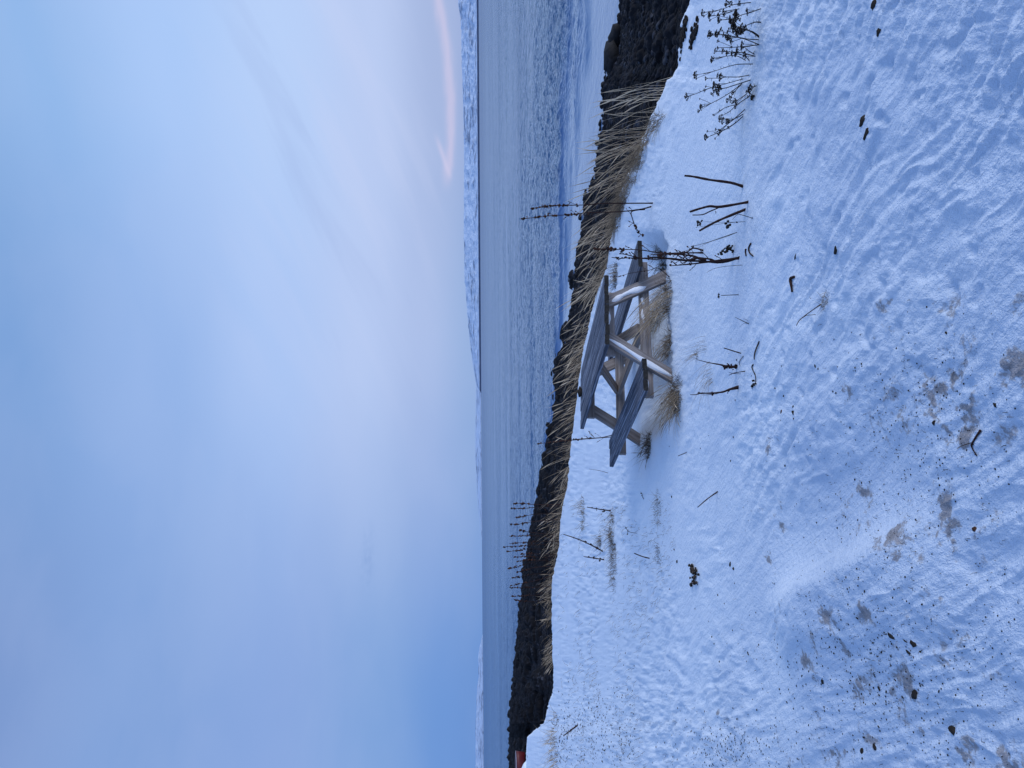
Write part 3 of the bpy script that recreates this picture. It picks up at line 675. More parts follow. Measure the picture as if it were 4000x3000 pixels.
# ------------------------------------------------------------------ broken stalks and loose twigs on the snow
def stalk(paths, label, r=(.008, .005), name='broken_stalk', cat='broken stalk', group=None, blobs=(), seed=0, lean=0, tone=.3, lying=False, m=None):
    b = hit(*paths[0][0]); mb = MB(); rr = random.Random(seed)
    for pi, px in enumerate(paths):
        if lying:
            pp = []
            for a, c in px: h = hit(a, c); pp.append(Vector((h[0], h[1], h[2]+r[0]*.8)))
            pp = smooth_path(pp, 3)
        else: pp = sink(smooth_path(stem_pts(px, b, lean, .003, seed), 4))
        N = len(pp); k0 = 1 if pi == 0 else .5
        rad = [(r[0]+(r[1]-r[0])*i/(N-1))*k0*rr.uniform(.88, 1.15) for i in range(N)]
        mb.tube(pp, rad, 6, tone)
    for (a, c, rb) in blobs:
        if lying: h = hit(a, c); p = Vector((h[0], h[1], h[2]+rb*.4))
        else: d = ray(a, c); p = Vector(d/d[1]*(b[1]+lean))
        for j in range(5): mb.blob(p+Vector((rr.gauss(0, 1), rr.gauss(0, 1), rr.gauss(0, .5)))*rb*.7, rb*rr.uniform(.4, .8), rr.randint(0, 9999), (1, 1, 1), rr.random()*.5)
    o = mb.build(name, m or M_dock, None, origin=b); tag(o, label, cat, group); return o
stalk([c7([(833,630),(700,590),(480,560),(300,525),(205,515)])], 'thick broken stalk with a splintered pointed top, standing alone between yarrow and dock', (.0095, .006), seed=1)
stalk([c7([(890,800),(600,850),(480,845),(390,865),(262,905)]), c7([(600,850),(480,900),(400,935),(290,940)])], 'broken stalk with a thin forked side twig, upper of the leaning pair', (.0088, .0062), seed=2, blobs=[(2796,826,.004)])
stalk([c7([(860,880),(640,970),(500,1035),(365,1110)])], 'blunt broken stalk leaning steeply, lower of the leaning pair', (.0098, .006), seed=3)
stalk([c7([(940,975),(860,950),(780,935),(720,990)]), c7([(775,1015),(650,1020),(500,1015),(400,1015),(340,1030)]), c7([(775,1015),(600,1035),(420,1060),(330,1075)])], 'spindly forked weed with tiny dark buds under the leaning stalk', (.0025, .0012), 'dry_weed', 'dry weed', blobs=[(2728,870,.012),(2738,868,.008),(2725,884,.007),(2843,874,.016),(2878,868,.007),(2736,880,.008),(2940,853,.008)], seed=4, m=M_yar)
stalk([c7([(770,1128),(600,1185),(440,1240),(300,1275)]), c7([(770,1128),(640,1180),(480,1230),(340,1300)])], 'two thin pale-brown culms crossing near the dock plant base', (.0025, .0015), 'dry_weed', 'dry weed', seed=5, m=M_yar, blobs=[(2706,963,.009)])
stalk([c7([(740,1330),(680,1310),(640,1300),(590,1370)])], 'curled shrivelled leaf cluster at the foot of the dock plant', (.007, .004), 'dry_leaf', 'dry leaf', seed=6, blobs=[(2840,972,.016),(2822,985,.014),(2855,966,.012),(2808,990,.009),(2862,985,.008)], m=M_yar)
stalk([c7([(930,1245),(905,1300),(920,1350),(955,1385)])], 'short dark curved twig lying like a bracket on the snow', (.006, .004), 'twig', 'twig', seed=7, lying=True)
stalk([c7([(875,1305),(872,1340),(880,1382)])], 'stubby dark twig beside the bracket-shaped one', (.006, .004), 'twig', 'twig', seed=8, lying=True)
stalk([c9([(980,930),(880,900),(755,860)])], 'straight thin twig poking from the snow in front of the table', (.0042, .003), 'twig', 'twig', seed=9)
stalk([c9([(930,1095),(860,1105),(760,1090),(700,1075),(560,1050),(400,1010)])], 'club-shaped dark seed head half fallen in the snow before the table', (.010, .0014), 'seed_stalk', 'seed stalk', seed=10, blobs=[(2600+x/3.318, 1100+1100/3.318, .011) for x in (760,790,820,850,880,910)])
stalk([c9([(945,1360),(820,1400),(740,1430),(600,1445),(450,1448),(390,1465),(320,1465)]), c9([(960,1385),(800,1410),(640,1458),(480,1470)])], 'dark knotty broken dock stalk standing before the near left foot of the table', (.0092, .002), seed=11, blobs=[(2846,1527,.010),(2784,1537,.009),(2730,1537,.007)])
stalk([c9([(1035,1160),(920,1178),(870,1190),(820,1215)]), c9([(870,1190),(820,1178)])], 'small forked twig standing in the snow between two dark stalks', (.0035, .002), 'twig', 'twig', seed=12)
stalk([c9([(1220,775),(1170,920),(1155,1010)])], 'thin twig frozen flat along the snow, near the small budded stem', (.004, .003), 'twig', 'twig', seed=13, lying=True)
stalk([c9([(1150,1075),(1125,1110),(1160,1190),(1175,1240),(1170,1330)])], 'bent budded stem lying on the snow with two dark seed heads', (.004, .002), 'dry_weed', 'dry weed', seed=14, lying=True, blobs=[(2600+1170/3.318,1100+1335/3.318,.013),(2600+1130/3.318,1100+1360/3.318,.013)], m=M_yar)
stalk([c9([(1010,965),(960,1040),(975,1095)])], 'fine curved grass culm beside the forked twig', (.002, .001), 'twig', 'twig', seed=15, lying=True)
stalk([c9([(1085,550),(1000,510),(940,480),(900,460)]), c9([(1085,550),(1020,540),(960,590)]), c9([(1180,525),(1060,500),(1000,470)])], 'wispy brown weed tangle with one stronger twig, right of the table front', (.003, .001), 'dry_weed', 'dry weed', seed=16, m=M_yar)
stalk([[(3108,1082),(3092,1089),(3096,1113),(3100,1140)]], 'black hooked twig lying above the small grass tuft', (.0075, .006), 'twig', 'twig', seed=17, lying=True)
stalk([[(3207,1188),(3130,1244),(3111,1272)], [(3150,1232),(3122,1250)]], 'thin forked stem leaning out of the small foreground grass tuft', (.003, .0015), 'twig', 'twig', seed=18, lean=-.05)
stalk([[(3834,1680),(3803,1728),(3800,1747),(3820,1781)], [(3803,1728),(3764,1740),(3742,1752)]], 'dark forked twig with three arms lying in the nearest dirty snow', (.0034, .0018), 'twig', 'twig', seed=19, lying=True, blobs=[(3800,1736,.004)])
stalk([[(2804,1920),(2763,1949),(2725,1982)]], 'long dark diagonal twig standing out of clean snow left of the table', (.005, .003), 'twig', 'twig', seed=20)
stalk([[(2683,1767),(2649,1781)]], 'short dark twig near the small twin crumbs left of the bench', (.004, .003), 'twig', 'twig', seed=21)
stalk([[(2537,2181),(2507,2173),(2477,2161)]], 'slender dark twig in the snow beyond the leaf heap', (.0075, .005), 'twig', 'twig', seed=22)
stalk([[(2388,1995),(2354,1991),(2293,1981)]], 'knotty standing dock stub behind the row of small tufts, nearest the table', (.011, .006), seed=23, blobs=[(2358,1992,.018),(2330,1988,.014),(2312,1984,.012)])
stalk([[(2358,2155),(2307,2128),(2255,2105),(2201,2087)]], 'long slanting dock stem leaning towards the water beyond the small tufts', (.011, .006), seed=24, blobs=[(2330,2140,.016),(2310,2127,.016),(2288,2118,.016),(2260,2108,.012),(2240,2100,.010)], name='leaning_dock', cat='dead plant')
stalk([[(2360,2186),(2320,2180),(2280,2174)]], 'short knotty dock stub below the long slanting stem', (.010, .006), seed=25, blobs=[(2345,2187,.02),(2318,2178,.014),(2300,2176,.012)])
stalk([[(2376,1848),(2340,1838),(2300,1832)]], 'fine bare culm on open snow between the table and the tuft row', (.004, .002), 'twig', 'twig', seed=26)
stalk([[(2515,1950),(2507,1936)]], 'small dark budded weed top poking out left of the table', (.004, .003), 'dry_weed', 'dry weed', seed=27, blobs=[(2505,1926,.010),(2508,1934,.008)], m=M_yar)
stalk([[(2490,2083),(2460,2078),(2446,2065)]], 'small branched weed with round buds between the two rows of tufts', (.004, .002), 'dry_weed', 'dry weed', seed=28, blobs=[(2445,2063,.011),(2452,2072,.010),(2451,2086,.010)], m=M_yar)
stalk([[(2260,2830),(2200,2875)]], 'pair of dark sticks on the snow near the red boat, longer one', (.016, .009), 'twig', 'twig', seed=29, blobs=[(2230,2852,.02)])
stalk([c7([(833,1480),(640,1495),(520,1520),(445,1560)])], 'hair-thin arched culm on smooth snow before the table', (.0016, .001), 'twig', 'twig', seed=30, m=M_yar)
stalk([c9([(945,170),(820,175),(720,178)])], 'small lone weed stem with a round bud head on smooth snow', (.0028, .0022), 'dry_weed', 'dry weed', seed=31, blobs=[(2600+690/3.318,1100+165/3.318,.007),(2600+690/3.318,1100+195/3.318,.007),(2600+685/3.318,1100+180/3.318,.006)], m=M_yar)

# ------------------------------------------------------------------ dead yarrow
a1 = lambda l: [(2680+x/6.9125, y/6.9125) for x, y in l]
a2 = lambda l: [(2680+x/6.9125, 250+y/6.9125) for x, y in l]
def umbel(st, hd, c, d, w, rr):
    w = w*1.4; d = d.normalized(); e = d.cross(Vector((.2, 1, .1))).normalized(); f_ = d.cross(e); n = int(12+w*420)
    b = c-d*w*.9
    for k in range(n):
        t = rr.uniform(0, 6.283); q = w*math.sqrt(rr.random()); tip = c+(e*math.cos(t)+f_*math.sin(t))*q+d*(w*.22*(1-(q/w)**2))+d*rr.uniform(-.1, .1)*w
        if k % 2 == 0: st.tube([b, b.lerp(tip, .5)+d*w*.08, tip], [.0011, .0009, .0008], 3, .5)
        hd.blob(tip, w*rr.uniform(.17, .30), rr.randint(0, 9999), (1.1, 1.1, .7), rr.random()*.8)
def yarrow(stems, label, seed=0, r=.0030):
    """stems: list of (photo path base first, [(px, py, width) of heads])"""
    b = hit(*stems[0][0][0]); root = empty('yarrow', b); tag(root, label, 'dead plant', 'dead yarrow plants in the snow'); rr = random.Random(seed)
    st = MB(); 
    for px, heads in stems:
        dep = rr.uniform(-.06, .06); bb = hit(*px[0]); bb = np.array([bb[0], bb[1], bb[2]])
        pp = smooth_path(stem_pts(px, bb, dep, .004, seed), 4); N = len(pp)
        st.tube(sink(pp), [r]+[r*(1-.5*i/(N-1)) for i in range(N)], 5, .35)
        for (hx, hy, w) in heads:
            dd = ray(hx, hy); c = Vector(dd/dd[1]*(bb[1]+dep*.8+rr.uniform(-.03, .03)))
            # branch from the nearest stem point
            k = min(range(N), key=lambda i: (pp[i]-c).length+(.02 if i > N-3 else 0)); k = max(0, k-3); s0 = pp[k]; dv = c-s0
            if dv.length < 1e-3: dv = Vector((0, 0, .02))
            st.tube([s0, s0.lerp(c, .55)+Vector((0, 0, -.003)), c-dv.normalized()*w*.8], [.0016, .0013, .0011], 4, .45)
            hd = MB(); umbel(st, hd, c, dv.normalized()+Vector((0, 0, .7)), w, rr); hd.build('flower_head', M_yar, root)
        for k in range(5):      # shrivelled leaf stubs
            i = rr.randint(1, N-2); d = Vector((rr.uniform(-1, 1), rr.uniform(-1, 1), rr.uniform(-.2, 1))).normalized(); st.tube([pp[i], pp[i]+d*.012, pp[i]+d*.022+Vector((0, 0, -.004))], [.0016, .0014, .0006], 3, .3)
    st.build('stem', M_yar, root); return root
H = lambda m, l: [m([(x, y)])[0]+(w,) for x, y, w in l]
yarrow([(a1([(1750,65),(1400,105),(1200,150),(1050,220),(760,300),(600,320),(470,340)]), H(a1,[(440,330,.016),(640,360,.016),(1100,100,.018),(1210,110,.012),(1440,100,.012),(720,300,.008),(480,430,.007)])),
        (a1([(1445,235),(1100,300),(1000,325)]), H(a1,[(1010,330,.014),(910,300,.008),(1030,400,.010)]))], 'dead yarrow at the bank top, its stem leaning furthest out towards the black stones', 1)
yarrow([(a1([(2015,235),(1700,350),(1500,400),(1380,460),(1150,520),(960,540)]), H(a1,[(1340,380,.020),(1330,340,.013),(1350,470,.018),(1190,540,.018),(890,540,.016),(860,420,.012),(1250,600,.016),(1660,340,.012),(1630,260,.009),(1440,530,.010)])),
        (a1([(1270,290),(1090,350),(880,400),(650,440)]), H(a1,[(620,420,.014),(640,540,.009)]))], 'dead yarrow with the darkest dense cluster of flat heads, next to the outermost one', 2)
yarrow([(a1([(1975,1010),(1800,880),(1600,790),(1450,760)]), H(a1,[(1500,700,.014),(1590,750,.014),(1440,830,.018),(1360,880,.014),(1500,860,.016),(1390,920,.012),(1300,780,.018)])),
        (a1([(1960,970),(1780,850),(1560,800),(1280,740)]), H(a1,[(1260,650,.018),(1300,700,.014),(1290,560,.014),(1230,720,.012)])),
        (a1([(2025,605),(1850,600),(1560,715)]), [])], 'dead yarrow with thick bundled stems at the centre of the clump', 3, .0042)
yarrow([(a1([(1965,1075),(1640,1050),(1280,980),(1000,945),(700,930)]), H(a1,[(620,890,.011),(610,970,.012),(670,930,.012),(830,900,.016),(930,810,.014),(1010,930,.012),(1080,990,.012)])),
        (a1([(1968,1205),(1600,1060),(1250,985),(1100,960)]), H(a1,[(1120,1020,.014),(1180,1060,.014),(1220,1130,.012),(1140,820,.013)]))], 'dead yarrow with stacked twin heads on one straight stem, mid clump', 4)
yarrow([(a1([(1965,1210),(1500,1260),(1200,1280),(900,1285)]), H(a1,[(850,1290,.009),(1230,1275,.006),(1500,1185,.013),(1500,1290,.013),(860,1110,.009)])),
        (a1([(1840,1460),(1700,1380),(1560,1260)]), [])], 'dead yarrow with a nearly straight bare stem and two knobby heads low down', 5)
yarrow([(a1([(1865,1520),(1500,1420),(1200,1400),(1000,1390),(800,1380)]), H(a1,[(780,1385,.013),(990,1370,.013),(1100,1450,.015),(1240,1420,.013),(1370,1400,.013),(1570,1470,.014),(1600,1530,.010),(1370,1330,.010)])),
        (a1([(1720,1655),(1600,1530),(1400,1440),(1300,1430)]), H(a1,[(1330,1470,.012)])),
        (a1([(1620,1640),(1400,1520),(1130,1510),(800,1590)]), H(a1,[(690,1600,.014),(740,1560,.008),(690,1650,.010),(1730,1540,.009)]))], 'many-headed dead yarrow just above the single tall curved stem', 6)
yarrow([(a2([(1800,0),(1400,8),(1100,80),(800,180),(470,270)]), H(a2,[(245,300,.016),(270,390,.007)]))], 'lone tall curved yarrow stem carrying a single fan-shaped head', 7)
yarrow([(a2([(1715,295),(1400,350),(1100,350),(900,380),(700,380),(560,385)]), H(a2,[(530,390,.011),(850,300,.011),(930,310,.013),(910,400,.013)])),
        (a2([(1560,395),(1190,500),(850,590)]), H(a2,[(750,540,.014)]))], 'dead yarrow with short stiff stems and paired heads below the curved one', 8)
yarrow([(a2([(1745,430),(1400,540),(1050,650),(900,650),(700,640),(500,700),(300,790),(80,860)]), H(a2,[(10,890,.016),(0,800,.006),(500,705,.009),(740,600,.014),(850,640,.017),(900,660,.016),(830,730,.015),(860,810,.010),(700,820,.010),(530,600,.007),(760,720,.010)])),
        (a2([(1520,520),(1250,730),(950,920),(600,1100),(470,1150)]), H(a2,[(400,1170,.014),(400,1110,.010),(335,1270,.010),(370,940,.005)]))], 'widest dead yarrow, one stem reaching far out over the snow, many black heads', 9, .0034)
yarrow([(a2([(1900,580),(1800,640),(1700,720)]), H(a2,[(1740,610,.014),(1690,690,.014),(1710,740,.014),(1640,760,.010)])),
        (a2([(1840,830),(1790,870)]), H(a2,[(1760,880,.014),(1810,900,.014)])),
        (a2([(1500,540),(1300,760),(1230,850)]), H(a2,[(1190,900,.013),(1110,990,.012),(1240,1020,.012),(1250,780,.010)]))], 'low yarrow with crowded heads almost resting on the snow', 10)
yarrow([(a2([(1700,880),(1400,1080),(1200,1260),(1080,1340),(960,1400)]), H(a2,[(1670,890,.008),(1320,1170,.008),(970,1390,.007)])),
        (a2([(1630,810),(1400,970),(1350,1000)]), H(a2,[(1330,1000,.013),(1350,1060,.010)])),
        (a2([(1380,1090),(1100,1160),(860,1290)]), H(a2,[(730,1370,.006),(760,1390,.006)]))], 'thin slanting yarrow with few small heads, near the lower end of the clump', 11)
yarrow([(a2([(1590,1225),(1300,1480),(1080,1655)])+[(2800,516),(2790,520)], H(a2,[(900,1440,.012),(930,1510,.013),(980,1570,.010),(1000,1480,.010),(1100,1560,.013),(1150,1540,.010)])+[(2812,513,.012),(2806,525,.009)]),
        (a2([(1545,1405),(1250,1655)])+[(2810,517),(2775,530)], [(2757,538,.017),(2763,513,.006),(2795,506,.007),(2792,541,.006),(2845,497,.010)]),
        (a2([(1545,1350),(1300,1480),(1080,1470)]), [])], 'last yarrow of the clump, nearest the broken stalks, ending in a broad drooping head', 12, .0036)

# ------------------------------------------------------------------ grasses
GL = Vector((-1, .1, 0))
def blade(mb, p, L, tilt, az_, bend, r, tone, head=False, segs=4):
    """tilt = degrees from vertical towards az_; bends further over with height"""
    d = Vector((math.cos(az_), math.sin(az_), 0)); q = Vector(p); pts = [q-Vector((0, 0, .03))]; rad = [r]
    for i in range(segs):
        a = R(tilt+bend*(i/(segs-1)))
        q = q+(d*math.sin(a)+Vector((0, 0, math.cos(a))))*L/segs; pts.append(q.copy())
        t = (i+1)/segs
        rad.append(r*(2.3 if head and .62 < t < .95 else max(.12, 1-t*.85)))
    mb.tube(pts, rad, 3, tone)
def tuft(px, py, n, L, spread, label, tilt=(10, 55), az0=math.pi, azs=.9, tone=(.45, .95), r=.0016, heads=.2, seed=0, mat_n=0, name='grass_tuft', z=None):
    b = hit(px, py); rr = random.Random(seed); mb = MB()
    for k in range(n):
        a = rr.uniform(0, 6.283); q = spread*math.sqrt(rr.random()); x_, y_ = b[0]+math.cos(a)*q, b[1]+math.sin(a)*q*.8
        zz = float(snow_z(np.array([x_]), np.array([y_]))[0])
        blade(mb, (x_, y_, zz), L*rr.uniform(.5, 1.15), rr.uniform(*tilt), az0+rr.gauss(0, azs), rr.uniform(5, 35), r*rr.uniform(.7, 1.3), rr.uniform(*tone), rr.random() < heads)
    for k in range(mat_n):
        a = rr.uniform(0, 6.283); q = spread*1.1*math.sqrt(rr.random()); x_, y_ = b[0]+math.cos(a)*q, b[1]+math.sin(a)*q*.8
        zz = float(snow_z(np.array([x_]), np.array([y_]))[0])
        blade(mb, (x_, y_, zz), L*rr.uniform(.15, .4), rr.uniform(20, 85), rr.uniform(0, 6.283), rr.uniform(10, 60), r*1.2, rr.uniform(.05, .5), False, 3)
    o = mb.build(name, M_grass, None, origin=b); tag(o, label, 'grass tuft'); return o
tuft(2611, 1160, 110, .50, .16, 'tall straw tuft bending across the front leg nearest the dock plant', (25, 50), math.pi, .35, (.5, 1), .0017, .3, 1, 160)
tuft(2618, 1345, 70, .42, .13, 'straw tuft in the hollow between the two front legs of the table', (30, 62), math.pi, .4, (.4, 1), .0016, .2, 2, 130)
tuft(2640, 1545, 190, .34, .15, 'dense bushy brown tuft at the near left foot of the table', (30, 75), math.pi*.95, .5, (.3, .9), .0016, .1, 3, 260)
tuft(2535, 1740, 70, .22, .12, 'dark scrubby tuft under the far end of the near bench', (20, 80), math.pi, 1.2, (.05, .5), .0019, .1, 4, 160)
tuft(2600, 1020, 60, .30, .16, 'dark matted tuft in the hollow behind the dock plant', (30, 80), math.pi, 1.2, (.05, .6), .0018, .1, 5, 260)
tuft(2560, 1235, 70, .34, .2, 'scraggly straw tuft under the table behind the near crossbeam', (20, 70), math.pi, .8, (.3, .85), .0018, .2, 25, 200)
tuft(2410, 1075, 60, .26, .17, 'fuzzy grey-brown tuft on the snow behind the table top end', (10, 60), math.pi, 1, (.3, .7), .0024, .1, 6, 120)
tuft(2755, 1340, 10, .22, .07, 'thin fan of straws poking through smooth snow before the table', (8, 30), math.pi*1.05, .4, (.35, .7), .0013, 0, 7)
tuft(2725, 1385, 14, .20, .03, 'small tight straw fan with a shared root, beside the thin fan', (10, 38), math.pi*.98, .4, (.4, .85), .0012, 0, 8, 12)
tuft(2775, 1440, 16, .26, .08, 'loose straws leaning over behind the club-shaped seed head', (30, 62), math.pi*1.02, .35, (.35, .7), .0012, 0, 9)
tuft(2780, 1470, 9, .30, .03, 'sparse long straws leaning low between the club seed head and the knotty stalk', (50, 68), math.pi*1.05, .25, (.35, .7), .0012, 0, 10)
tuft(3226, 1172, 34, .05, .045, 'small green-brown tuft in the near snow with a thin forked stem', (10, 75), 2.6, 1.5, (.25, .7), .0009, 0, 11, 60)
tuft(2572, 1985, 46, .11, .16, 'faint brown tuft on the snow left of the table, the nearest of its row', (20, 80), math.pi, 1.3, (.2, .7), .0018, 0, 12, 60)
tuft(2575, 2163, 26, .10, .10, 'small brown tuft beside the slender dark twig', (20, 80), math.pi, 1.3, (.15, .6), .0018, 0, 13, 30)
tuft(2390, 2065, 60, .20, .22, 'bushy tuft in the far row, nearest the table', (20, 80), math.pi, 1.2, (.2, .7), .0026, 0, 14, 80)
tuft(2393, 2130, 44, .18, .20, 'dark ragged tuft in the middle of the far row', (20, 80), math.pi, 1.2, (.1, .6), .0026, 0, 15, 70)
tuft(2400, 2215, 60, .18, .30, 'broad sparse tuft at the far end of the row, furthest from the table', (20, 80), math.pi, 1.2, (.1, .6), .0026, 0, 16, 90)
tuft(2345, 2112, 30, .22, .12, 'small reddish tuft just beyond the far row near the slanting dock stem', (10, 60), math.pi, 1.2, (.2, .6), .0026, 0, 17, 40)
tuft(2280, 2005, 36, .26, .3, 'loose brown tuft on snow near the bank, beyond the knotty dock stub', (10, 70), math.pi, 1.2, (.3, .8), .0035, 0, 18, 60)
tuft(2170, 2965, 90, .5, 1.1, 'pale straw tuft on the snowy ground near the red boat', (10, 60), math.pi, 1.2, (.5, .9), .006, 0, 19, 120)
# the continuous band of lyme grass along the bank edge: far too many blades to count
mb = MB(); rr = random.Random(99)
def zland(x_, y_):
    a = np.array([x_]); b_ = np.array([y_]); return float(max(snow_z(a, b_)[0], beach_z(a, b_)[0]))
def band(n, py0, py1, dy0, dy1, L, tilt, r, tone, heads=.3, clump=.5, azs=.45, seed=0, mat_=False, az0=math.pi):
    cl = [rr.uniform(py0, py1) for _ in range(max(2, int((py1-py0)/28)))]
    for k in range(n):
        py = rr.gauss(rr.choice(cl), 13) if rr.random() < clump else rr.uniform(py0, py1)
        py = min(max(py, py0), py1); u_ = (1500-py)/F; yc_ = float(YcF(np.array([u_]))[0]); y_ = yc_+rr.uniform(dy0, dy1); x_ = u_*y_
        ll = rr.uniform(*L)
        blade(mb, (x_, y_, zland(x_, y_)), ll, rr.uniform(*tilt), az0+rr.gauss(0, azs), rr.uniform(4, 28), r*rr.uniform(.7, 1.3), rr.uniform(*tone), rr.random() < heads, 4 if not mat_ else 3)
band(22, 285, 500, -.12, .2, (.50, .85), (0, 24), .0030, (.8, 1), .9, .5, .8)
band(40, 480, 640, -.3, .3, (.50, .90), (0, 32), .0030, (.7, 1), .7, .6, .8)
band(60, 560, 900, -.5, .4, (.40, .95), (8, 50), .0030, (.65, 1), .6, .6, .7)
band(70, 540, 900, -.6, .3, (.15, .40), (8, 70), .0026, (.35, .8), .2, .6, .9)
band(1200, 430, 900, -1.0, -.1, (.08, .26), (40, 86), .0028, (.2, .75), 0, .92, 1.2, mat_=True)
band(450, 520, 860, -.7, -.1, (.12, .34), (30, 80), .0030, (.3, .85), 0, .8, .9, mat_=True)
band(110, 880, 1330, -.3, .7, (.40, .95), (12, 62), .0031, (.65, 1), .6, .6, .7)
band(140, 880, 1330, -.3, .5, (.15, .45), (12, 75), .0028, (.3, .8), .2, .6, .9)
band(300, 850, 1330, -.4, .4, (.06, .2), (30, 88), .0028, (.2, .7), 0, .7, 1.4, mat_=True)
band(170, 1320, 2120, -.1, 1.2, (.35, .9), (12, 62), .0048, (.6, 1), .4, .65, .7)
band(420, 1320, 2120, -.1, 1.6, (.15, .45), (12, 80), .0045, (.2, .75), .2, .55, .9)
band(600, 1320, 2200, -.15, 1.3, (.10, .26), (20, 88), .0046, (.15, .7), 0, .6, 1.4, mat_=True)
band(90, 2100, 2420, -.1, 2.2, (.3, .7), (15, 65), .0056, (.5, .95), .2, .65, .8)
band(260, 2100, 2440, -.1, 2.2, (.15, .4), (15, 80), .0056, (.12, .6), .2, .5, .9)
band(60, 2480, 2600, -.1, 2.2, (.3, .6), (25, 60), .0058, (.45, .95), .2, .7)
gb = mb.build('lyme_grass', M_grass); tag(gb, kind='stuff')

# ------------------------------------------------------------------ boulders along the water's edge
SECT = [(0, 340, 'beyond the yarrow clump, counting towards the table'), (340, 760, 'beyond the straws nearest the yarrow'), (760, 1000, 'beyond the tall dock stems'), (1000, 1340, 'behind the near end of the picnic table'), (1340, 1760, 'behind the far end of the picnic table'), (1760, 2060, 'between the table and the far dock stand'), (2060, 2420, 'behind the far dock stand'), (2420, 2720, 'past the far dock stand towards the boat'), (2720, 3010, 'nearest the red boat')]
bl = [(2410,148,92,.45),(2405,228,118,.5),(2350,410,26,.5),(2343,480,24,.5),(2266,847,26,.45),(2259,1021,30,.42),(2166,1632,22,.6),(2140,1660,20,.9),(2092,2085,24,.7),(2200,1330,22,.5),(2172,1430,26,.5),(2048,2200,24,.6)]
rb_ = random.Random(5); py = 60
while py < 2995:
    u_ = (1500-py)/F; sl = float(np.interp(u_, SH[:, 0], SH[:, 1])); w = rb_.choice((10, 12, 14, 16, 20, 24, 30 if py > 2100 else 22))
    if not any(abs(py-b_[1]) < 22 for b_ in bl[:4]): bl.append((hor(py)+sl*F+rb_.uniform(-2, 5), py, w, rb_.uniform(.5, .8)))
    py += w*rb_.uniform(1.1, 3.0)
cnt = {}
sizes = lambda w: 'large' if w >= 40 else 'sizeable' if w >= 24 else 'middling' if w >= 16 else 'small'
for px, py, w, asp in sorted(bl, key=lambda b_: b_[1]):
    d = ray(px+w*asp*.35, py); d = d/d[1]; yy = -WZ/-d[2] if d[2] < 0 else 60
    yy = 3.4/(-d[2]); r_ = w/2*yy/F*1.25; r_ = min(r_, .95)
    sec = [s_[2] for s_ in SECT if s_[0] <= py < s_[1]][0]; key = (sizes(w), sec); cnt[key] = cnt.get(key, 0)+1
    rock('shore_boulder', (d[0]*yy, yy+r_*.2, max(WZ, zland(d[0]*yy, yy))+r_*asp*.35), r_, (1, .8, asp*1.15), int(py), M_rock, '%s %s waterline boulder %s' % (ORD[cnt[key]-1], sizes(w), sec), 'boulder', "boulders along the water's edge", rotz=rb_.uniform(-.4, .4), rough=.45)

# ------------------------------------------------------------------ stones, clods and leaves lying in the near snow
ST = [(3417,15,25,50,'dark elongated clod at the picture edge, first of the dark row','k'),(3440,120,24,46,'brown pointed clod frozen in the snow, second in the dark row','k'),(3373,470,30,56,'broad dark clod with a brownish edge, upper of the close pair','k'),(3390,520,24,56,'smooth grey-black leaf-shaped stone, lower of the close pair','k'),
 (3268,972,18,54,'narrow dark clod lying behind the grass tuft snow','k'),(3110,1000,9,34,'small slim dark clod above the hooked twig','k'),(3957,945,15,28,'small dark pebble near the bottom right edge of the snow','k'),(3188,1430,14,14,'small round clod alone on rippled snow','k'),
 (3102,1590,11,18,'little brown clod near the dark leaf','k'),(3054,1610,10,22,'tiny rusty clod left of the leaf','r'),(3102,1612,18,20,'dark pointed leaf scrap on bumpy snow','k'),(3702,1300,16,12,'flat black chip in the first grubby patch','k'),(3900,1235,14,14,'round dark pebble in clean snow low down','k'),(3656,1652,16,26,'black pebble beside the grubby patch and the forked twig','k'),
 (3898,1583,24,18,'brown chip on a greyish snow lump','k'),(3815,2070,26,24,'round rust-coloured clod in pale snow','r'),(3804,2050,12,12,'small dark crumb touching the rust clod','k'),(3486,2485,42,30,'largest dark oval stone in the near left snow','k'),(3535,2500,34,12,'thin curved dark bark strip beside the largest oval stone','k'),
 (3572,2517,32,30,'black clump of wet leaves behind the bark strip','k'),(3556,2552,34,20,'black double clod below the leaf clump','k'),(3600,2550,14,20,'small oval black clod next to the double clod','k'),(3570,2466,16,16,'round black clod between the stone and leaf clump','k'),(3575,2572,16,12,'brown chip below the double clod','r'),(3485,2597,14,26,'slim rusty leaf in bright snow','r'),
 (3440,2695,20,20,'round dark stone above the long wood splinter','k'),(3580,2718,26,58,'long dark wood splinter lying in the near left snow','k'),(3730,2860,34,40,'grey-brown stone near the lower left corner','k'),(3423,2922,24,26,'dark clod cluster below a white snow lump','k'),(3372,2940,18,40,'black upright leaf scrap by the clod cluster','k'),
 (3217,2660,18,42,'dark curled leaf in the left foreground','k'),(3077,2745,12,12,'small black diamond-shaped clod','k'),(2925,2555,18,12,'small brown chip on the far left snow','k'),(3350,2410,26,12,'short forked root with two black prongs','k'),(3400,2425,18,10,'short thin root tip beside the forked root','k'),
 (2855,2205,14,30,'long dark leaf in the snow past the leaf heap','k'),(2867,2222,14,16,'brown shrivelled leaf beside the long dark leaf','k'),(2647,2195,12,18,'small dark bud near the leaf heap','k'),(2880,1405+1,9,9,'tiny dark crumb before the table','k')]
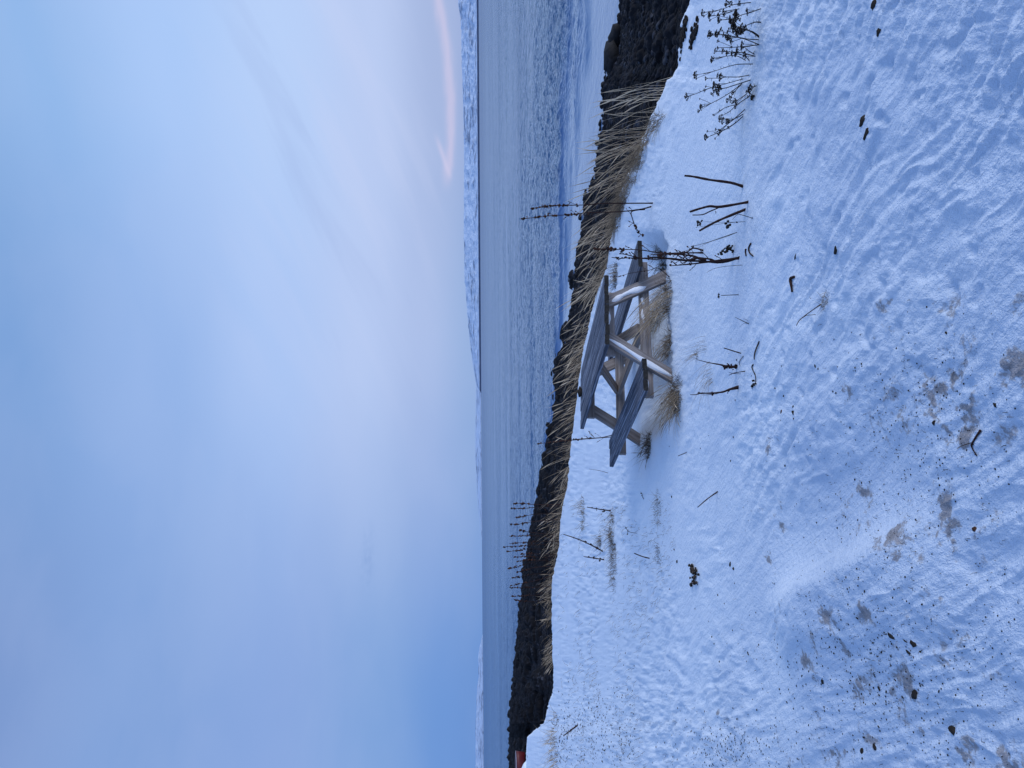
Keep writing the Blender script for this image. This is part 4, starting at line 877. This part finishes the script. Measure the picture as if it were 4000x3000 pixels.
for i, (px, py, w, h, lb, kd) in enumerate(ST):
    hp = hit(px, py); sc = hp[1]/F; along = w*sc*1.0; acr = h*sc*.5
    acr *= .9; rock('stone' if 'stone' in lb or 'pebble' in lb else 'clod', (hp[0], hp[1]+.01, hp[2]-.002), 1.0, (acr, w*sc*.5*1.25, min(acr, w*sc*.5)*.75), 300+i, M_clod if kd == 'k' else M_rust, lb, 'stone' if ('stone' in lb or 'pebble' in lb) else 'clod', None, rotz=R(-25)+random.uniform(-.2, .2), rough=.5)
# leaf heap, left of the table
hp = hit(2712, 2240); mb = MB(); rr = random.Random(3)
for k in range(46):
    py = rr.uniform(2205, 2288); h = hit(2712+rr.gauss(0, 7), py); mb.blob((h[0], h[1], h[2]+.012), rr.uniform(.008, .018), k, (1, .8, .7), rr.random())
tag(mb.build('leaf_heap', M_yar, None, origin=hp), 'dark heap of shrivelled leaves lying in a line on the snow left of the table', 'leaf heap')
mb = MB(); rr = random.Random(77)
for px0, px1, py0, py1, n_ in ((2682, 2654, 45, 225, 130), (2728, 2700, 85, 178, 80)):
    for k in range(n_):
        q = rr.gauss(.5, .25); px, py = px0+(px1-px0)*q+rr.gauss(0, 5)*(1.2-abs(q-.5)), py0+(py1-py0)*q; h = hit(px, py); mb.blob((h[0], h[1], h[2]+.004), rr.uniform(.008, .024), k, (1.3, 1, .6), rr.random()*.3)
tag(mb.build('pebbles_through_snow', M_yar), kind='stuff')
# grit and crumbs strewn over the snow
mb = MB(); rr = random.Random(8)
def crumb(px, py, s):
    h = hitfast(px, py); mb.blob((h[0], h[1], h[2]+.001), s, rr.randint(0, 9999), (1.2, 1, .6), rr.random()*.5)
def hitfast(px, py):
    d = ray(px, py); d = d/d[1]; y_ = 1.75/-d[2]
    for _ in range(4): z_ = float(snow_z(np.array([d[0]*y_]), np.array([y_]))[0]); y_ = z_/d[2]
    return (d[0]*y_, y_, z_)
for k in range(1400):
    c = rr.random()
    if c < .55: px, py = rr.gauss(3450, 260), rr.gauss(2620, 240)
    elif c < .8: px, py = rr.gauss(3600, 200), rr.gauss(1750, 260)
    else: px, py = rr.uniform(2600, 3950), rr.uniform(1300, 2990)
    if 2450 < px < 3990 and 20 < py < 2990: crumb(px, py, hitfast(px, py)[1]/F*rr.choice((1.3, 1.7, 2.2, 3.0, 4.0)))
for k in range(1500):     # dark bits in the far left snow
    px, py = (rr.uniform(2180, 2480), rr.gauss(2870, 110)) if k % 3 else (rr.gauss(2830, 110), rr.gauss(2930, 60))
    if py < 2995 and px > 2130: crumb(px, py, hitfast(px, py)[1]/F*rr.choice((1.5, 2, 3)))
tag(mb.build('grit', M_yar), kind='stuff')
# short stubble showing through the thin snow on the left
mb = MB()
for k in range(1900):
    px, py = rr.uniform(2180, 2640), rr.uniform(1950, 2995); h = hitfast(px, py)
    if h[1] > float(YcF(np.array([h[0]/h[1]]))[0])-.1: continue
    if fbm(np.array([h[0]*.7]), np.array([h[1]*.7]), 2, 5)[0] < .02: continue
    blade(mb, h, rr.uniform(.03, .12)*h[1]/8, rr.uniform(30, 85), math.pi+rr.gauss(0, 1), 20, .0023*h[1]/8, rr.uniform(.1, .6), False, 2)
for k in range(700):
    px, py = (rr.gauss(3400, 330), rr.gauss(2500, 330)) if k % 3 else (rr.gauss(3450, 260), rr.gauss(1700, 250))
    if not (2700 < px < 3980 and 20 < py < 2990): continue
    h = hitfast(px, py); L_ = rr.uniform(.008, .028)
    blade(mb, h, L_, rr.uniform(30, 88), rr.uniform(0, 6.283), 20, rr.uniform(.0010, .0022), rr.uniform(0, .25), False, 2)
tag(mb.build('grass_stubble', M_grass), kind='stuff')

# ------------------------------------------------------------------ small red boat drawn up at the far end of the shore
M_red, t, b = mat('faded_red_paint'); tcn = t.new('ShaderNodeTexCoord'); n = t.noise(tcn.outputs['Object'], 6, 5, .7)
t.put(b.inputs['Base Color'], t.ramp(n, [(.35, (.085, .005, .009)), (.7, (.14, .010, .014))])); b.inputs['Roughness'].default_value = .5
M_rim, t, b = mat('pale_gunwale'); b.inputs['Base Color'].default_value = (.30, .27, .32, 1); b.inputs['Roughness'].default_value = .6
bp = ray(2047, 2990); bp = bp/bp[1]*31.5; zb_ = float(zland(bp[0], 31.5)); boat = empty('rowing_boat', (bp[0]-1.0, 31.5, -1.98)); boat.rotation_euler = (0, 0, R(4))
tag(boat, 'dark red boat with a pale rim, drawn up at the snowy edge of the shore', 'boat')
def hull(L=3.2, Wd=1.2, Hh=.47):
    V = []; Fc = []; n = 22; m = 13
    for i in range(n):
        q = i/(n-1)*2-1; w = Wd/2*(1-abs(q)**4*.9 if q > 0 else 1-abs(q)**2.4*.98); sheer = Hh*(1-.03*(1-q)**1.2)
        for j in range(m):
            a = math.pi*j/(m-1); yy = -math.cos(a)*w*(.8+.2*abs(math.cos(a))); zz = sheer*(1-math.sin(a)**.7*(1 if abs(q) < .9 else .9)); V.append((q*L/2*(1-.03*math.sin(a)), yy, zz))
    for i in range(n-1):
        for j in range(m-1): a = i*m+j; Fc.append((a, a+1, a+m+1, a+m))
    Fc.append(tuple((n-1)*m+j for j in range(m)))
    return V, Fc, n, m
V, Fc, n, m = hull(); me = bpy.data.meshes.new('hull'); me.from_pydata(V, [], Fc); me.materials.append(M_red); me.polygons.foreach_set('use_smooth', [True]*len(me.polygons))
ho = bpy.data.objects.new('hull', me); col.objects.link(ho); ho.parent = boat; sm = ho.modifiers.new('solid', 'SOLIDIFY'); sm.thickness = .03
g1 = [Vector(V[i*m]) for i in range(n)]+[Vector(V[(n-1)*m+j]) for j in ()]+[Vector(V[i*m+m-1]) for i in range(n-1, -1, -1)]
mb = MB(); mb.tube(g1, .022, 6); gw = mb.build('gunwale', M_rim); gw.parent = boat
# snow blown against the boat's side, and weed-covered stones in front of it
xx, yy = np.meshgrid(np.linspace(-1, 1, 40), np.linspace(-1, 1, 20)); e = np.clip(1-(xx**4)-(yy**2), 0, 1); zz = .36*e**.5+.03*fbm(xx*3, yy*3, 2, 2)*e-.05
sn = fastmesh('snow_drift', np.stack([xx*1.35, yy*.45, zz], -1).reshape(-1, 3), grid(20, 40), M_snow, attrs={'dirt': np.zeros(xx.size)}, loc=(boat.location.x+.3, boat.location.y-.85, -1.97)); tag(sn, kind='structure')
wn_ = ['beside the rounded end of the boat', 'half a pace from the boat', 'in front of the boat', 'lying lowest in front of the boat', 'closest to the picture edge']
for i, (px, py, w, h) in enumerate([(2056, 2918, 10, 18), (2060, 2942, 16, 26), (2064, 2962, 12, 20), (2057, 2985, 20, 24), (2068, 2955, 14, 14)]):
    d = ray(px, py); d = d/d[1]; y_ = 1.99/-d[2]; s_ = y_/F
    rock('stone', (d[0]*y_, y_, -2.0), 1.0, (h*s_*.6, .2, w*s_*.6), 700+i, M_clod, 'black weed-covered stone %s' % wn_[i], 'stone', 'stones beside the boat', rough=.5)
